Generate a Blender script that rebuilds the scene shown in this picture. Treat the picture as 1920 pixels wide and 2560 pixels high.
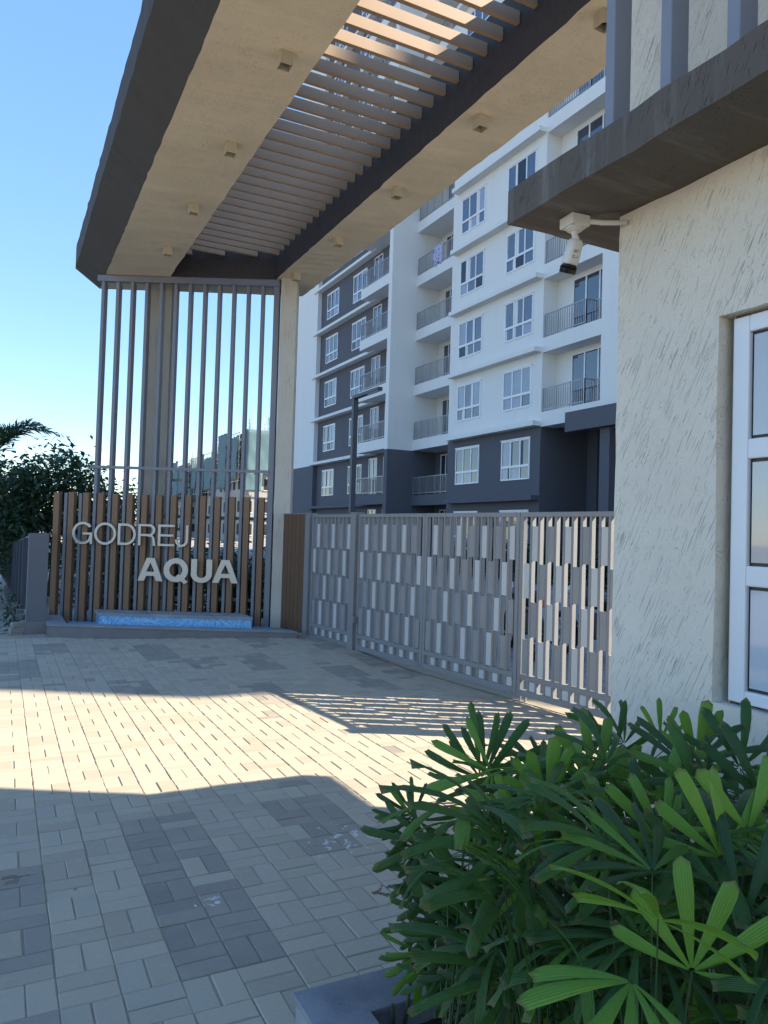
import bpy, bmesh, math, random
from math import sin, cos, radians, pi, sqrt, hypot, atan2
from mathutils import Vector, Matrix, noise

random.seed(7)
for o in list(bpy.data.objects): bpy.data.objects.remove(o)
S = bpy.context.scene
COL = S.collection

# ------------------------------------------------------------------ camera
F, YAW, PITCH, ROLL, EYE = 1888.0, radians(26.83), radians(1.64), radians(1.675), 1.6
fwd = Vector((sin(YAW)*cos(PITCH), cos(YAW)*cos(PITCH), sin(PITCH)))
rgt0 = Vector((cos(YAW), -sin(YAW), 0)); up0 = rgt0.cross(fwd)
rgt = rgt0*cos(ROLL) + up0*sin(ROLL); upv = up0*cos(ROLL) - rgt0*sin(ROLL)
CAM = Vector((0, 0, EYE))
cam = bpy.data.cameras.new('camera'); cam_o = bpy.data.objects.new('camera', cam); COL.objects.link(cam_o)
cam.sensor_fit = 'HORIZONTAL'; cam.sensor_width = 36; cam.lens = 36*F/1920
cam.clip_start = 0.05; cam.clip_end = 6000
m = Matrix((rgt, upv, -fwd)).transposed().to_4x4(); m.translation = CAM
cam_o.matrix_world = m
S.camera = cam_o
S.render.resolution_x, S.render.resolution_y = 768, 1024

# ------------------------------------------------------------------ sky, sun, exposure
SUN_EL, SUN_AZ = radians(37.2), radians(-29)       # azimuth measured from +X
sunv = Vector((cos(SUN_AZ)*cos(SUN_EL), sin(SUN_AZ)*cos(SUN_EL), sin(SUN_EL)))
W = bpy.data.worlds.new('World'); S.world = W; W.use_nodes = True
nt = W.node_tree; bg = nt.nodes['Background']
sky = nt.nodes.new('ShaderNodeTexSky'); sky.sky_type = 'NISHITA'; sky.sun_disc = False
sky.sun_elevation = SUN_EL; sky.sun_rotation = radians(119); sky.altitude = 300
sky.air_density = 1.0; sky.dust_density = 0.0; sky.ozone_density = 1.8
# the whole dome is evened out a little (phone-like tone): brightness compressed, colour kept
sh_ = nt.nodes.new('ShaderNodeSeparateColor'); sh_.mode = 'HSV'; ch_ = nt.nodes.new('ShaderNodeCombineColor'); ch_.mode = 'HSV'
pw_ = nt.nodes.new('ShaderNodeMath'); pw_.operation = 'POWER'; pw_.inputs[1].default_value = .40
ms_ = nt.nodes.new('ShaderNodeMath'); ms_.operation = 'MULTIPLY'; ms_.inputs[1].default_value = 1.12
nt.links.new(sky.outputs[0], sh_.inputs[0]); nt.links.new(sh_.outputs[0], ch_.inputs[0]); nt.links.new(sh_.outputs[1], ms_.inputs[0]); nt.links.new(ms_.outputs[0], ch_.inputs[1])
nt.links.new(sh_.outputs[2], pw_.inputs[0]); nt.links.new(pw_.outputs[0], ch_.inputs[2])
nt.links.new(ch_.outputs[0], bg.inputs[0]); bg.inputs[1].default_value = 0.145
sl = bpy.data.lights.new('sun', 'SUN'); sl.energy = 2.35; sl.angle = radians(0.53); sl.color = (1.0, .90, .74)
so = bpy.data.objects.new('sun', sl); COL.objects.link(so)
so.rotation_euler = (-sunv).to_track_quat('-Z', 'Y').to_euler()
S.view_settings.view_transform = 'Standard'; S.view_settings.look = 'None'
S.view_settings.gamma = 1; S.view_settings.exposure = 2.4
S.render.engine = 'CYCLES'

# ------------------------------------------------------------------ pixel helpers (a pixel gives a direction)
def ray(x, y): return rgt*((x-960)/F) - upv*((y-1280)/F) + fwd
def at_depth(x, y, dep): return CAM + ray(x, y)*dep
def on_z(x, y, z):
    v = ray(x, y); return CAM + v*((z-EYE)/v.z)
def to_px(P):
    v = Vector(P)-CAM; z = v.dot(fwd)
    if z < .05: return None
    return 960+F*v.dot(rgt)/z, 1280-F*v.dot(upv)/z, z

# ------------------------------------------------------------------ mesh helpers
def mesh_from(verts, faces, mats=None, fm=None, smooth=False, name='m'):
    me = bpy.data.meshes.new(name); me.from_pydata([tuple(v) for v in verts], [], faces)
    if mats:
        for mm in mats: me.materials.append(mm)
    if fm: me.polygons.foreach_set('material_index', fm)
    if smooth: me.polygons.foreach_set('use_smooth', [True]*len(me.polygons))
    me.update(); return me

class MB:
    """collects shapes into one mesh"""
    def __init__(s): s.v, s.f, s.m = [], [], []
    def add(s, vs, fs, mi=0):
        b = len(s.v); s.v += [Vector(v) for v in vs]; s.f += [tuple(i+b for i in f) for f in fs]; s.m += [mi]*len(fs)
    def box(s, x0, x1, y0, y1, z0, z1, mi=0, M=None):
        vs = [Vector(p) for p in ((x0,y0,z0),(x1,y0,z0),(x1,y1,z0),(x0,y1,z0),(x0,y0,z1),(x1,y0,z1),(x1,y1,z1),(x0,y1,z1))]
        if M: vs = [M @ v for v in vs]
        s.add(vs, [(0,3,2,1),(4,5,6,7),(0,1,5,4),(1,2,6,5),(2,3,7,6),(3,0,4,7)], mi); return s
    def tube(s, pts, r, n=8, mi=0, cap=True):
        pts = [Vector(p) for p in pts]; rs = r if isinstance(r, (list, tuple)) else [r]*len(pts)
        rings = []; ref = Vector((0, 0, 1))
        for i, p in enumerate(pts):
            t = (pts[min(i+1, len(pts)-1)]-pts[max(i-1, 0)]).normalized()
            a = ref if abs(t.dot(ref)) < .95 else Vector((1, 0, 0))
            u = t.cross(a).normalized(); w = t.cross(u)
            rings.append([p+u*(rs[i]*cos(2*pi*k/n))+w*(rs[i]*sin(2*pi*k/n)) for k in range(n)])
        vs = [v for R in rings for v in R]; fs = []
        for i in range(len(pts)-1):
            for k in range(n): fs.append((i*n+k, i*n+(k+1) % n, (i+1)*n+(k+1) % n, (i+1)*n+k))
        if cap: fs += [tuple(range(n-1, -1, -1)), tuple((len(pts)-1)*n+k for k in range(n))]
        s.add(vs, fs, mi); return s
    def prism(s, poly, d, mi=0):
        """poly: list of 3D points, extruded by d"""
        d = Vector(d); P = [Vector(p) for p in poly]; n = len(P)
        s.add(P+[p+d for p in P], [tuple(range(n-1, -1, -1)), tuple(range(n, 2*n))]+[(i, (i+1) % n, n+(i+1) % n, n+i) for i in range(n)], mi); return s
    def mesh(s, mats, smooth=False, fix=True):
        me = mesh_from(s.v, s.f, mats if isinstance(mats, (list, tuple)) else [mats], s.m, smooth)
        if fix:
            b = bmesh.new(); b.from_mesh(me); bmesh.ops.recalc_face_normals(b, faces=b.faces); b.to_mesh(me); b.free()
        return me
    def build(s, name, mats, parent=None, bevel=0, smooth=False, seg=1):
        me = s.mesh(mats, smooth)
        if bevel:
            b = bmesh.new(); b.from_mesh(me)
            bmesh.ops.bevel(b, geom=b.edges[:], offset=bevel, segments=seg, affect='EDGES', profile=.6, clamp_overlap=True)
            b.to_mesh(me); b.free()
        return link(name, me, parent)

def link(name, me, parent=None, loc=None, rot=None):
    o = bpy.data.objects.new(name, me); COL.objects.link(o)
    if parent: o.parent = parent
    if loc is not None: o.location = loc
    if rot is not None: o.rotation_euler = rot
    return o
def tag(o, label, cat, group=None):
    o['label'] = label; o['category'] = cat
    if group: o['group'] = group
    return o
def thing(name, label, cat, loc=(0,0,0), rot=(0,0,0), group=None):
    o = bpy.data.objects.new(name, None); COL.objects.link(o); o.location = loc; o.rotation_euler = rot
    o.empty_display_size = .1
    return tag(o, label, cat, group)
def structure(o): o['kind'] = 'structure'; return o
def cbox_mesh(sx, sy, sz, bev, mat):
    """chamfered box centred on x,y, from z=0"""
    b = MB().box(-sx/2, sx/2, -sy/2, sy/2, 0, sz); me = b.mesh(mat)
    q = bmesh.new(); q.from_mesh(me); bmesh.ops.bevel(q, geom=q.edges[:], offset=bev, segments=1, affect='EDGES', clamp_overlap=True); q.to_mesh(me); q.free()
    return me

# ------------------------------------------------------------------ materials
class NT:
    def __init__(s, name):
        s.m = bpy.data.materials.new(name); s.m.use_nodes = True; s.t = s.m.node_tree
        s.b = s.t.nodes['Principled BSDF']; s.o = s.t.nodes['Material Output']
    def n(s, typ, **kw):
        nd = s.t.nodes.new('ShaderNode'+typ)
        for k, v in kw.items():
            if k.startswith('i_'):
                nd.inputs[k[2:].replace('_', ' ')].default_value = v
            else: setattr(nd, k, v)
        return nd
    def l(s, a, b): s.t.links.new(a, b)
    def obj(s, scale=(1,1,1), rot=(0,0,0), src='Object'):
        tc = s.n('TexCoord'); mp = s.n('Mapping'); mp.inputs['Scale'].default_value = scale; mp.inputs['Rotation'].default_value = rot
        if src == 'World':
            g = s.n('NewGeometry'); s.l(g.outputs['Position'], mp.inputs[0])
        else: s.l(tc.outputs[src], mp.inputs[0])
        return mp.outputs[0]
    def noise(s, vec, scale, detail=4, rough=.55):
        q = s.n('TexNoise', i_Scale=scale, i_Detail=detail, i_Roughness=rough); s.l(vec, q.inputs['Vector']); return q.outputs['Fac']
    def ramp(s, fac, stops):
        r = s.n('ValToRGB'); e = r.color_ramp.elements
        while len(e) < len(stops): e.new(.5)
        for k, (p, c) in enumerate(stops):
            e[k].position = p; e[k].color = c if len(c) == 4 else (*c, 1)
        s.l(fac, r.inputs[0]); return r.outputs[0]
    def mix(s, fac, a, b, mode='MIX'):
        q = s.n('MixRGB', blend_type=mode)
        for k, v in ((0, fac), (1, a), (2, b)):
            if isinstance(v, (int, float)): q.inputs[k].default_value = v
            elif isinstance(v, (tuple, list)): q.inputs[k].default_value = (*v, 1) if len(v) == 3 else v
            else: s.l(v, q.inputs[k])
        return q.outputs[0]
    def math(s, op, a, b=0.0, c=None):
        q = s.n('Math', operation=op)
        for k, v in ((0, a), (1, b), (2, c)):
            if v is None: continue
            if isinstance(v, (int, float)): q.inputs[k].default_value = v
            else: s.l(v, q.inputs[k])
        return q.outputs[0]
    def bump(s, h, strength=.3, dist=.01, prev=None):
        q = s.n('Bump', i_Strength=strength, i_Distance=dist); s.l(h, q.inputs['Height'])
        if prev: s.l(prev, q.inputs['Normal'])
        return q.outputs[0]
    def set(s, color=None, rough=None, normal=None, **kw):
        for k, v in (('Base Color', color), ('Roughness', rough)):
            if v is None: continue
            if isinstance(v, (int, float)): s.b.inputs[k].default_value = v
            elif isinstance(v, (tuple, list)): s.b.inputs[k].default_value = (*v, 1) if len(v) == 3 else v
            else: s.l(v, s.b.inputs[k])
        if normal is not None: s.l(normal, s.b.inputs['Normal'])
        for k, v in kw.items(): s.b.inputs[k.replace('_', ' ')].default_value = v
        return s.m

def plaster(name, base, dark, ang=(0,0,0), groove=1.0, grain=.5, stain=None, rough=.9, dirt=.25, gsc=(70,70,4.5)):
    """combed rustic render: long thin grooves of uneven length, fine grain, patchy tone"""
    t = NT(name)
    v = t.obj((1,1,1), ang)
    # warp a little, then stretch along z for grooves
    sc = t.n('Mapping'); sc.inputs['Scale'].default_value = gsc; t.l(v, sc.inputs[0])
    g1 = t.noise(sc.outputs[0], 1.0, 2, .5)
    msk = t.noise(v, 9, 4, .65); m2 = t.noise(v, 2.2, 3, .6)
    lv = t.math('ADD', t.math('MULTIPLY', t.math('SUBTRACT', msk, .5), .34), t.math('MULTIPLY', t.math('SUBTRACT', m2, .5), .16))
    g = t.ramp(t.math('ADD', g1, lv), [(.645, (0,0,0)), (.70, (1,1,1))])
    pit = t.ramp(t.noise(v, 75, 3, .6), [(.68, (0,0,0)), (.74, (1,1,1))])
    g = t.math('MAXIMUM', g, t.math('MULTIPLY', pit, .7))
    fine = t.noise(v, 120, 4, .7)
    big = t.noise(v, 1.3, 5, .6)
    col = t.mix(t.ramp(big, [(.3, (0,0,0)), (.7, (1,1,1))]), base, tuple(c*(1-dirt*.6) for c in base))
    col = t.mix(t.math('MULTIPLY', g, .8*groove), col, dark)
    if stain:
        sm = t.n('Mapping'); sm.inputs['Scale'].default_value = (1, 9, .9); t.l(t.obj(), sm.inputs[0])
        st = t.ramp(t.noise(sm.outputs[0], 1.2, 5, .6), [(.53, (0,0,0)), (.72, (1,1,1))])
        col = t.mix(t.math('MULTIPLY', st, .34), col, stain)
    h = t.math('ADD', t.math('MULTIPLY', g, -1.0), t.math('MULTIPLY', fine, grain))
    return t.set(col, rough, t.bump(h, .8, .006))

def paint(name, c, rough=.45, var=.12, scale=3, metallic=0, bump=.05):
    t = NT(name); v = t.obj(src='World')
    n = t.noise(v, scale, 5, .6); f = t.noise(v, 90, 3, .6)
    col = t.mix(t.ramp(n, [(.3, (0,0,0)), (.75, (1,1,1))]), c, tuple(x*(1-var) for x in c))
    return t.set(col, rough, t.bump(f, bump, .003), Metallic=metallic)

M = {}
M['cream'] = plaster('cream_render', (.78,.65,.45), (.55,.44,.29), groove=.25, grain=.8, rough=.92)
M['guard'] = plaster('guard_render', (.80,.725,.60), (.42,.36,.28), ang=(radians(-26),0,0), groove=.30, rough=.9, dirt=.22, gsc=(270,270,6))
M['brown'] = plaster('brown_render', (.058,.048,.041), (.028,.023,.019), ang=(radians(8),0,0), gsc=(90,90,9), groove=.5, grain=.8, rough=.8)
M['slab'] = plaster('slab_render', (.105,.086,.068), (.03,.024,.019), ang=(radians(-20),0,0), gsc=(190,190,14), groove=1, grain=.6, stain=(.30,.29,.27), rough=.75)
M['column'] = plaster('column_render', (.60,.56,.48), (.4,.36,.3), groove=.2, grain=.7)
M['grey_metal'] = paint('grey_fin_paint', (.215,.225,.26), .42, .1)
M['gate'] = paint('gate_grey_paint', (.245,.248,.255), .5, .12)
M['gate_plate'] = paint('gate_plate_grey', (.29,.29,.29), .55, .15)
M['gate_white'] = paint('gate_plate_white', (.55,.55,.54), .5, .12)
def facade(name, c):
    t = NT(name); w = t.obj(src='World'); n = t.noise(w, .35, 5, .6)
    st = t.ramp(t.noise(t.obj((1.6,1.6,.16), src='World'), 1.0, 6, .65), [(.52, (0,0,0)), (.78, (1,1,1))])
    sp = t.ramp(t.noise(w, 5, 5, .7), [(.6, (0,0,0)), (.8, (1,1,1))])
    col = t.mix(t.math('MULTIPLY', n, .3), c, tuple(x*.86 for x in c)); col = t.mix(t.math('MULTIPLY', st, .16), col, tuple(x*.55 for x in c)); col = t.mix(t.math('MULTIPLY', sp, .12), col, tuple(x*.6 for x in c))
    return t.set(col, .88, t.bump(t.noise(w, 30, 3), .1, .01))
M['white'] = facade('facade_white', (.74,.735,.70))
M['fgrey'] = facade('facade_grey', (.10,.102,.118))
M['upvc'] = paint('upvc_white', (.78,.79,.80), .35, .06)
M['dark_metal'] = paint('lamp_dark_grey', (.05,.053,.065), .5, .1)
M['steel'] = paint('railing_steel', (.33,.33,.34), .4, .1, metallic=.3)
M['black'] = paint('black_plastic', (.02,.02,.022), .35)
M['cctv'] = paint('cctv_white', (.72,.68,.62), .4, .08, 8)
M['letter'] = paint('letter_champagne', (.56,.53,.46), .35, .06, metallic=.35)
M['rubber'] = paint('rubber', (.02,.02,.02), .8)
M['red'] = paint('red_plastic', (.5,.04,.03), .3)
M['blue_sign'] = paint('blue_sign_paint', (.03,.08,.35), .5)
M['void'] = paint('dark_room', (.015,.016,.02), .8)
M['curtain'] = paint('pale_curtain', (.5,.52,.55), .9)
M['trim_screw'] = paint('screw_metal', (.5,.5,.5), .3, metallic=.8)

def wood_mat():
    t = NT('brown_wood_profile'); v = t.obj((60, 60, 2.2), src='World')
    g = t.noise(v, 1, 5, .6); b = t.noise(t.obj(src='World'), 2.5, 3)
    ri = t.n('ObjectInfo').outputs['Random']
    c = t.mix(g, (.29,.155,.075), (.22,.118,.06))
    c = t.mix(t.math('MULTIPLY', ri, .45), c, (.23,.125,.068))
    c = t.mix(t.math('MULTIPLY', b, .25), c, (.24,.15,.09))
    return t.set(c, .55, t.bump(g, .15, .002))
M['wood'] = wood_mat()
def panel_wood():
    t = NT('dark_wood_board'); v = t.obj((60,60,2.5), src='World'); g = t.noise(v, 1, 5, .6)
    ri = t.n('ObjectInfo').outputs['Random']
    c = t.mix(g, (.19,.10,.052), (.14,.075,.04)); c = t.mix(t.math('MULTIPLY', ri, .5), c, (.10,.058,.034))
    return t.set(c, .6, t.bump(g, .15, .002))
M['board'] = panel_wood()
def slat_mat():
    t = NT('canopy_slat_paint'); v = t.obj(src='World'); n = t.noise(v, 4, 4)
    return t.set(t.mix(n, (.43,.295,.185), (.36,.24,.15)), .6, t.bump(t.noise(v, 150, 3), .1, .002))
M['slat'] = slat_mat()

def granite(name, a, b, rough=.35, sc=160):
    t = NT(name); v = t.obj(src='World')
    n = t.noise(v, sc, 3, .8); l = t.noise(v, 2.5, 5, .6); d = t.noise(v, 14, 5, .7)
    c = t.mix(t.ramp(n, [(.35, (0,0,0)), (.65, (1,1,1))]), a, b)
    c = t.mix(t.math('MULTIPLY', t.ramp(l, [(.42, (0,0,0)), (.7, (1,1,1))]), .55), c, (.42,.42,.42))
    c = t.mix(t.math('MULTIPLY', t.ramp(d, [(.66, (0,0,0)), (.72, (1,1,1))]), .5), c, (.55,.55,.54))
    return t.set(c, t.ramp(l, [(.3, (rough,)*3), (.7, (rough+.3,)*3)]), t.bump(n, .06, .001))
M['granite'] = granite('granite_blue_grey', (.085,.095,.11), (.17,.18,.195), .4)
M['granite_side'] = granite('granite_grey', (.22,.22,.23), (.30,.30,.31), .6)
M['kerb_render'] = paint('kerb_grey_render', (.215,.20,.195), .8, .2, 6, bump=.2)

def paver(name, cols, dark=False):
    t = NT(name); w = t.obj(src='World')
    ri = t.n('ObjectInfo').outputs['Random']; isl = t.n('NewGeometry').outputs['Random Per Island']
    r = t.math('FRACT', t.math('ADD', t.math('MULTIPLY', ri, 7.31), isl))
    c = t.ramp(r, [(0, cols[0]), (.45, cols[1]), (.8, cols[2]), (1, cols[3])])
    patch = t.noise(w, 1.1, 5, .65); grain = t.noise(w, 260, 3, .75); mid = t.noise(w, 22, 5, .65)
    c = t.mix(t.math('MULTIPLY', t.ramp(patch, [(.38, (0,0,0)), (.68, (1,1,1))]), .40), c, cols[4])
    c = t.mix(t.math('MULTIPLY', t.ramp(mid, [(.55, (0,0,0)), (.8, (1,1,1))]), .30), c, tuple(min(1, x*1.45) for x in cols[1]))
    c = t.mix(.30, c, t.ramp(grain, [(.3, (.25,)*3), (.7, (.75,)*3)]), 'OVERLAY')
    dust = t.ramp(t.noise(w, 3.2, 6, .7), [(.52, (0,0,0)), (.75, (1,1,1))])
    c = t.mix(t.math('MULTIPLY', dust, .35), c, (.46,.39,.285))
    # dropped paint and oil: marks with a shape and a place of their own
    def spot(px, py, rad, seed, thr, colr, c, sc=16):
        sub = t.n('VectorMath', operation='DISTANCE'); g = t.n('NewGeometry'); t.l(g.outputs['Position'], sub.inputs[0]); sub.inputs[1].default_value = (px, py, 0)
        near = t.ramp(t.math('DIVIDE', sub.outputs['Value'], rad), [(.25, (1,1,1)), (1, (0,0,0))])
        n = t.noise(t.obj((1,1,1), (0,0,seed), 'World'), sc, 3, .55)
        mk = t.ramp(t.math('ADD', n, t.math('MULTIPLY', near, .28)), [(thr, (0,0,0)), (thr+.03, (1,1,1))])
        return t.mix(t.math('MULTIPLY', mk, t.ramp(near, [(0, (0,0,0)), (.15, (1,1,1))])), c, colr)
    c = spot(1.66, 3.62, .42, .3, .84, (.55,.55,.52), c, 20)
    c = spot(1.85, 2.75, .16, .9, .80, (.6,.6,.56), c, 22)
    c = spot(.86, 3.25, .10, .5, .78, (.6,.6,.56), c, 25)
    c = spot(1.62, 3.02, .12, 1.3, .74, (.13,.09,.06), c, 18)
    c = spot(.33, 3.62, .07, 2.3, .78, (.07,.06,.055), c, 14)
    c = spot(.10, 3.8, .12, 1.7, .76, (.22,.165,.115), c, 12)
    h = t.math('ADD', t.math('MULTIPLY', grain, .5), mid)
    return t.set(c, .88, t.bump(h, .35, .0035))
M['paver'] = paver('paver_beige', [(.39,.325,.235), (.45,.38,.28), (.48,.405,.295), (.42,.365,.28), (.39,.34,.27)])
M['paver_dark'] = paver('paver_slate', [(.25,.215,.175), (.31,.265,.21), (.28,.24,.195), (.35,.30,.23), (.39,.335,.255)])
def sand():
    t = NT('joint_sand'); w = t.obj(src='World'); n = t.noise(w, 60, 4, .7)
    return t.set(t.mix(n, (.30,.255,.185), (.40,.34,.25)), .95, t.bump(n, .3, .003))
M['sand'] = sand()
def dirt():
    t = NT('dusty_ground'); w = t.obj(src='World'); n = t.noise(w, .8, 6, .65); g = t.noise(w, 30, 5, .7)
    c = t.mix(n, (.33,.29,.24), (.24,.205,.165)); c = t.mix(t.math('MULTIPLY', g, .5), c, (.38,.345,.3))
    return t.set(c, .95, t.bump(g, .5, .02))
M['dirt'] = dirt()
def soil():
    t = NT('planter_soil'); w = t.obj(src='World'); n = t.noise(w, 40, 5, .7)
    return t.set(t.mix(n, (.05,.032,.022), (.11,.075,.05)), .95, t.bump(n, .8, .02))
M['soil'] = soil()
def inner_paving():
    t = NT('driveway_blocks'); w = t.obj(src='World')
    b = t.n('TexBrick', i_Scale=1.0, i_Mortar_Size=.012); b.inputs['Brick Width'].default_value = .6; b.inputs['Row Height'].default_value = .3
    b.inputs['Color1'].default_value = (.30,.29,.28,1); b.inputs['Color2'].default_value = (.24,.235,.23,1); b.inputs['Mortar'].default_value = (.10,.10,.095,1)
    t.l(w, b.inputs['Vector']); n = t.noise(w, 1.2, 4)
    return t.set(t.mix(t.math('MULTIPLY', n, .3), b.outputs[0], (.36,.34,.31)), .9, t.bump(b.outputs['Fac'], .5, .01))
M['inner'] = inner_paving()
def mosaic():
    t = NT('blue_pool_mosaic'); v = t.obj((1,1,1), (0,0,radians(26.8)), 'World')
    sc = t.n('Mapping'); sc.inputs['Scale'].default_value = (40,40,40); t.l(v, sc.inputs[0])
    sn = t.n('VectorMath', operation='FLOOR'); t.l(sc.outputs[0], sn.inputs[0])
    wn = t.n('TexWhiteNoise', noise_dimensions='3D'); t.l(sn.outputs[0], wn.inputs['Vector'])
    c = t.ramp(wn.outputs['Value'], [(0, (.16,.39,.62)), (.4, (.24,.50,.74)), (.75, (.31,.57,.79)), (1, (.42,.66,.83))])
    return t.set(c, .2)
M['mosaic'] = mosaic()
def glass(name, c, ior=1.9, rough=.03, tint=None):
    t = NT(name); w = t.obj(src='World'); n = t.noise(w, 1.7, 2)
    col = t.mix(n, c, tuple(x*.6 for x in c))
    return t.set(col, rough, t.bump(t.noise(w, .7, 2), .02, .02), IOR=ior)
M['glass'] = glass('window_glass', (.035,.05,.085), 2.1)
M['glass_guard'] = glass('guard_window_glass', (.52,.52,.52), 2.0, .04)
M['glass_sky_film'] = glass('sky_tinted_film_glass', (.62,.68,.76), 2.0, .05)  # frosted film, with the sky's blue reflection put into its base colour
M['cloth'] = None
def cloth():
    t = NT('patterned_cloth'); v = t.obj(src='World'); n = t.n('TexVoronoi', i_Scale=7.0); t.l(v, n.inputs['Vector'])
    return t.set(t.ramp(n.outputs['Distance'], [(.25, (.10,.10,.30)), (.4, (.45,.45,.6))]), .95)
M['cloth'] = cloth()

def leaf_mat(name, dark, mid, bright, k=1.0, tr=.35, ribs=False):
    t = NT(name); ri = t.n('ObjectInfo').outputs['Random']; isl = t.n('NewGeometry').outputs['Random Per Island']
    r = t.math('FRACT', t.math('ADD', ri, t.math('MULTIPLY', isl, .35)))
    c = t.ramp(r, [(0, dark), (.45, mid), (.82, mid), (1, bright)])
    w = t.obj(src='World'); n = t.noise(w, 14, 4, .6)
    c = t.mix(t.math('MULTIPLY', n, .35), c, tuple(x*.55 for x in mid))
    nrm = None
    if ribs:
        uv = t.n('UVMap'); sp = t.n('SeparateXYZ'); t.l(uv.outputs[0], sp.inputs[0])
        wv = t.math('ABSOLUTE', t.math('SINE', t.math('MULTIPLY', sp.outputs[0], 22.0)))
        fine = t.math('ABSOLUTE', t.math('SINE', t.math('MULTIPLY', sp.outputs[0], 75.0)))
        c = t.mix(t.math('MULTIPLY', t.math('POWER', wv, 3.0), .30), c, tuple(min(1, x*1.9) for x in mid))
        tipm = t.ramp(t.math('ADD', sp.outputs[1], t.math('MULTIPLY', t.noise(w, 60, 3), .06)), [(.985, (0,0,0)), (1.0, (1,1,1))])
        c = t.mix(t.math('MULTIPLY', tipm, .6), c, (.16,.12,.05))
        nrm = t.bump(t.math('ADD', wv, t.math('MULTIPLY', fine, .3)), .5, .003)
    t.set(c, .33 if ribs else .45, nrm); t.b.inputs['Specular IOR Level'].default_value = .45
    tb = t.n('BsdfTranslucent'); t.l(t.mix(.5, c, bright), tb.inputs[0])
    ms = t.n('MixShader'); ms.inputs[0].default_value = tr
    t.l(t.b.outputs[0], ms.inputs[1]); t.l(tb.outputs[0], ms.inputs[2]); t.l(ms.outputs[0], t.o.inputs[0])
    return t.m
M['rhapis'] = leaf_mat('lady_palm_leaf', (.011,.036,.012), (.034,.105,.016), (.13,.28,.015), tr=.24, ribs=True)
M['rhapis_young'] = leaf_mat('lady_palm_young_leaf', (.09,.21,.03), (.13,.29,.03), (.22,.36,.04), tr=.3, ribs=True)
M['bush'] = leaf_mat('dark_bush_leaf', (.04,.07,.045), (.062,.11,.058), (.09,.15,.06), tr=.25)
M['palm'] = leaf_mat('palm_leaflet', (.03,.055,.03), (.045,.08,.03), (.09,.12,.04), tr=.2)
M['shrub'] = leaf_mat('hedge_leaf', (.02,.045,.02), (.03,.07,.025), (.06,.11,.03), tr=.2)
def bark():
    t = NT('bark'); w = t.obj(src='World'); n = t.noise(w, 25, 5, .7)
    return t.set(t.mix(n, (.07,.052,.036), (.15,.115,.08)), .9, t.bump(n, .6, .02))
M['bark'] = bark()
def stem():
    t = NT('cane_stem'); w = t.obj((20,20,60), src='World'); n = t.noise(w, 1, 4, .7)
    return t.set(t.mix(n, (.035,.05,.02), (.08,.06,.035)), .8, t.bump(n, .5, .004))
M['stem'] = stem()
M['petiole'] = paint('green_petiole', (.04,.085,.025), .5, .3, 20)
def concrete(name, a, b):
    t = NT(name); w = t.obj(src='World'); n = t.noise(w, .5, 6, .65); g = t.noise(w, 9, 5, .65)
    c = t.mix(n, a, b); return t.set(t.mix(t.math('MULTIPLY', g, .3), c, tuple(x*.8 for x in a)), .9, t.bump(g, .2, .02))
M['concrete'] = concrete('raw_concrete', (.40,.385,.36), (.30,.29,.275))
M['block'] = concrete('loose_block', (.33,.30,.26), (.26,.235,.2))
M['fence_grey'] = concrete('fence_grey_paint', (.19,.185,.19), (.15,.15,.16)); M['fence_shaded'] = concrete('fence_shaded_grey', (.085,.088,.10), (.065,.068,.08))  # second tone is the fence grey with the uprights' shade put into it
def net():
    t = NT('safety_net'); w = t.obj(src='World'); n = t.noise(w, .9, 5, .7); f = t.noise(w, 6, 4)
    return t.set(t.mix(f, t.mix(n, (.055,.12,.15), (.09,.165,.185)), (.13,.20,.205)), .9)
M['net'] = net()
M['form'] = paint('formwork_pale', (.60,.58,.52), .8, .25, 2)

# ================================================================== GROUND
def smooth(t): t = max(0, min(1, t)); return t*t*(3-2*t)
def gz(x, y): return .085*smooth((x-1)/2.8)*smooth((y-7.5)/2.5)
def gate_x(y): return 4.244+(9.001-y)*.11462
def drop(x, y): return -.037*max(0, min(60, y-12.4))*smooth((2.6-x)/2.0)
gxs = [-1500,-300,-60,-20,-8,-4,-2,-1,-.5,0,.3,.6,.9,1.2,1.6,2,2.6,4,10,40,300,1500]; gys = [-1500,-200,-40,0,6,10,12.4,13,14,16,18,22,28,36,48,60,72.4,120,400,1200,3000]
vs = [(x, y, -.06+drop(x, y)) for y in gys for x in gxs]; nx_ = len(gxs)
fs = [(j*nx_+i, j*nx_+i+1, (j+1)*nx_+i+1, (j+1)*nx_+i) for j in range(len(gys)-1) for i in range(nx_-1)]
structure(link('ground', mesh_from(vs, fs, [M['dirt']], smooth=True)))
# sand bed under the pavers (follows the gentle rise towards the sign)
vs, fs = [], []
nx, ny = 28, 60
for j in range(ny+1):
    for i in range(nx+1):
        x = -1.9+i*(7.6/nx); y = -3+j*(15.6/ny); vs.append((x, y, gz(x, y)-.0065))
for j in range(ny):
    for i in range(nx): a = j*(nx+1)+i; fs.append((a, a+1, a+nx+2, a+nx+1))
forecourt = structure(link('forecourt_paving', mesh_from(vs, fs, [M['sand']], smooth=True)))
b = MB(); b.add([(5.2,-60,-.055),(60,-60,-.055),(60,70,-.055),(3.2,70,-.055)], [(0,1,2,3)])
b.add([(4.0,1.0,-.03),(19.0,1.0,-.03),(19.0,70,-.03),(4.0,70,-.03)], [(0,1,2,3)])
structure(b.build('inner_driveway', M['inner']))
b = MB().box(18.6, 18.9, 2, 60, -.05, .12).box(14.2, 14.4, 8, 60, -.05, .1)
structure(b.build('driveway_kerb', M['granite_side']))

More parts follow.
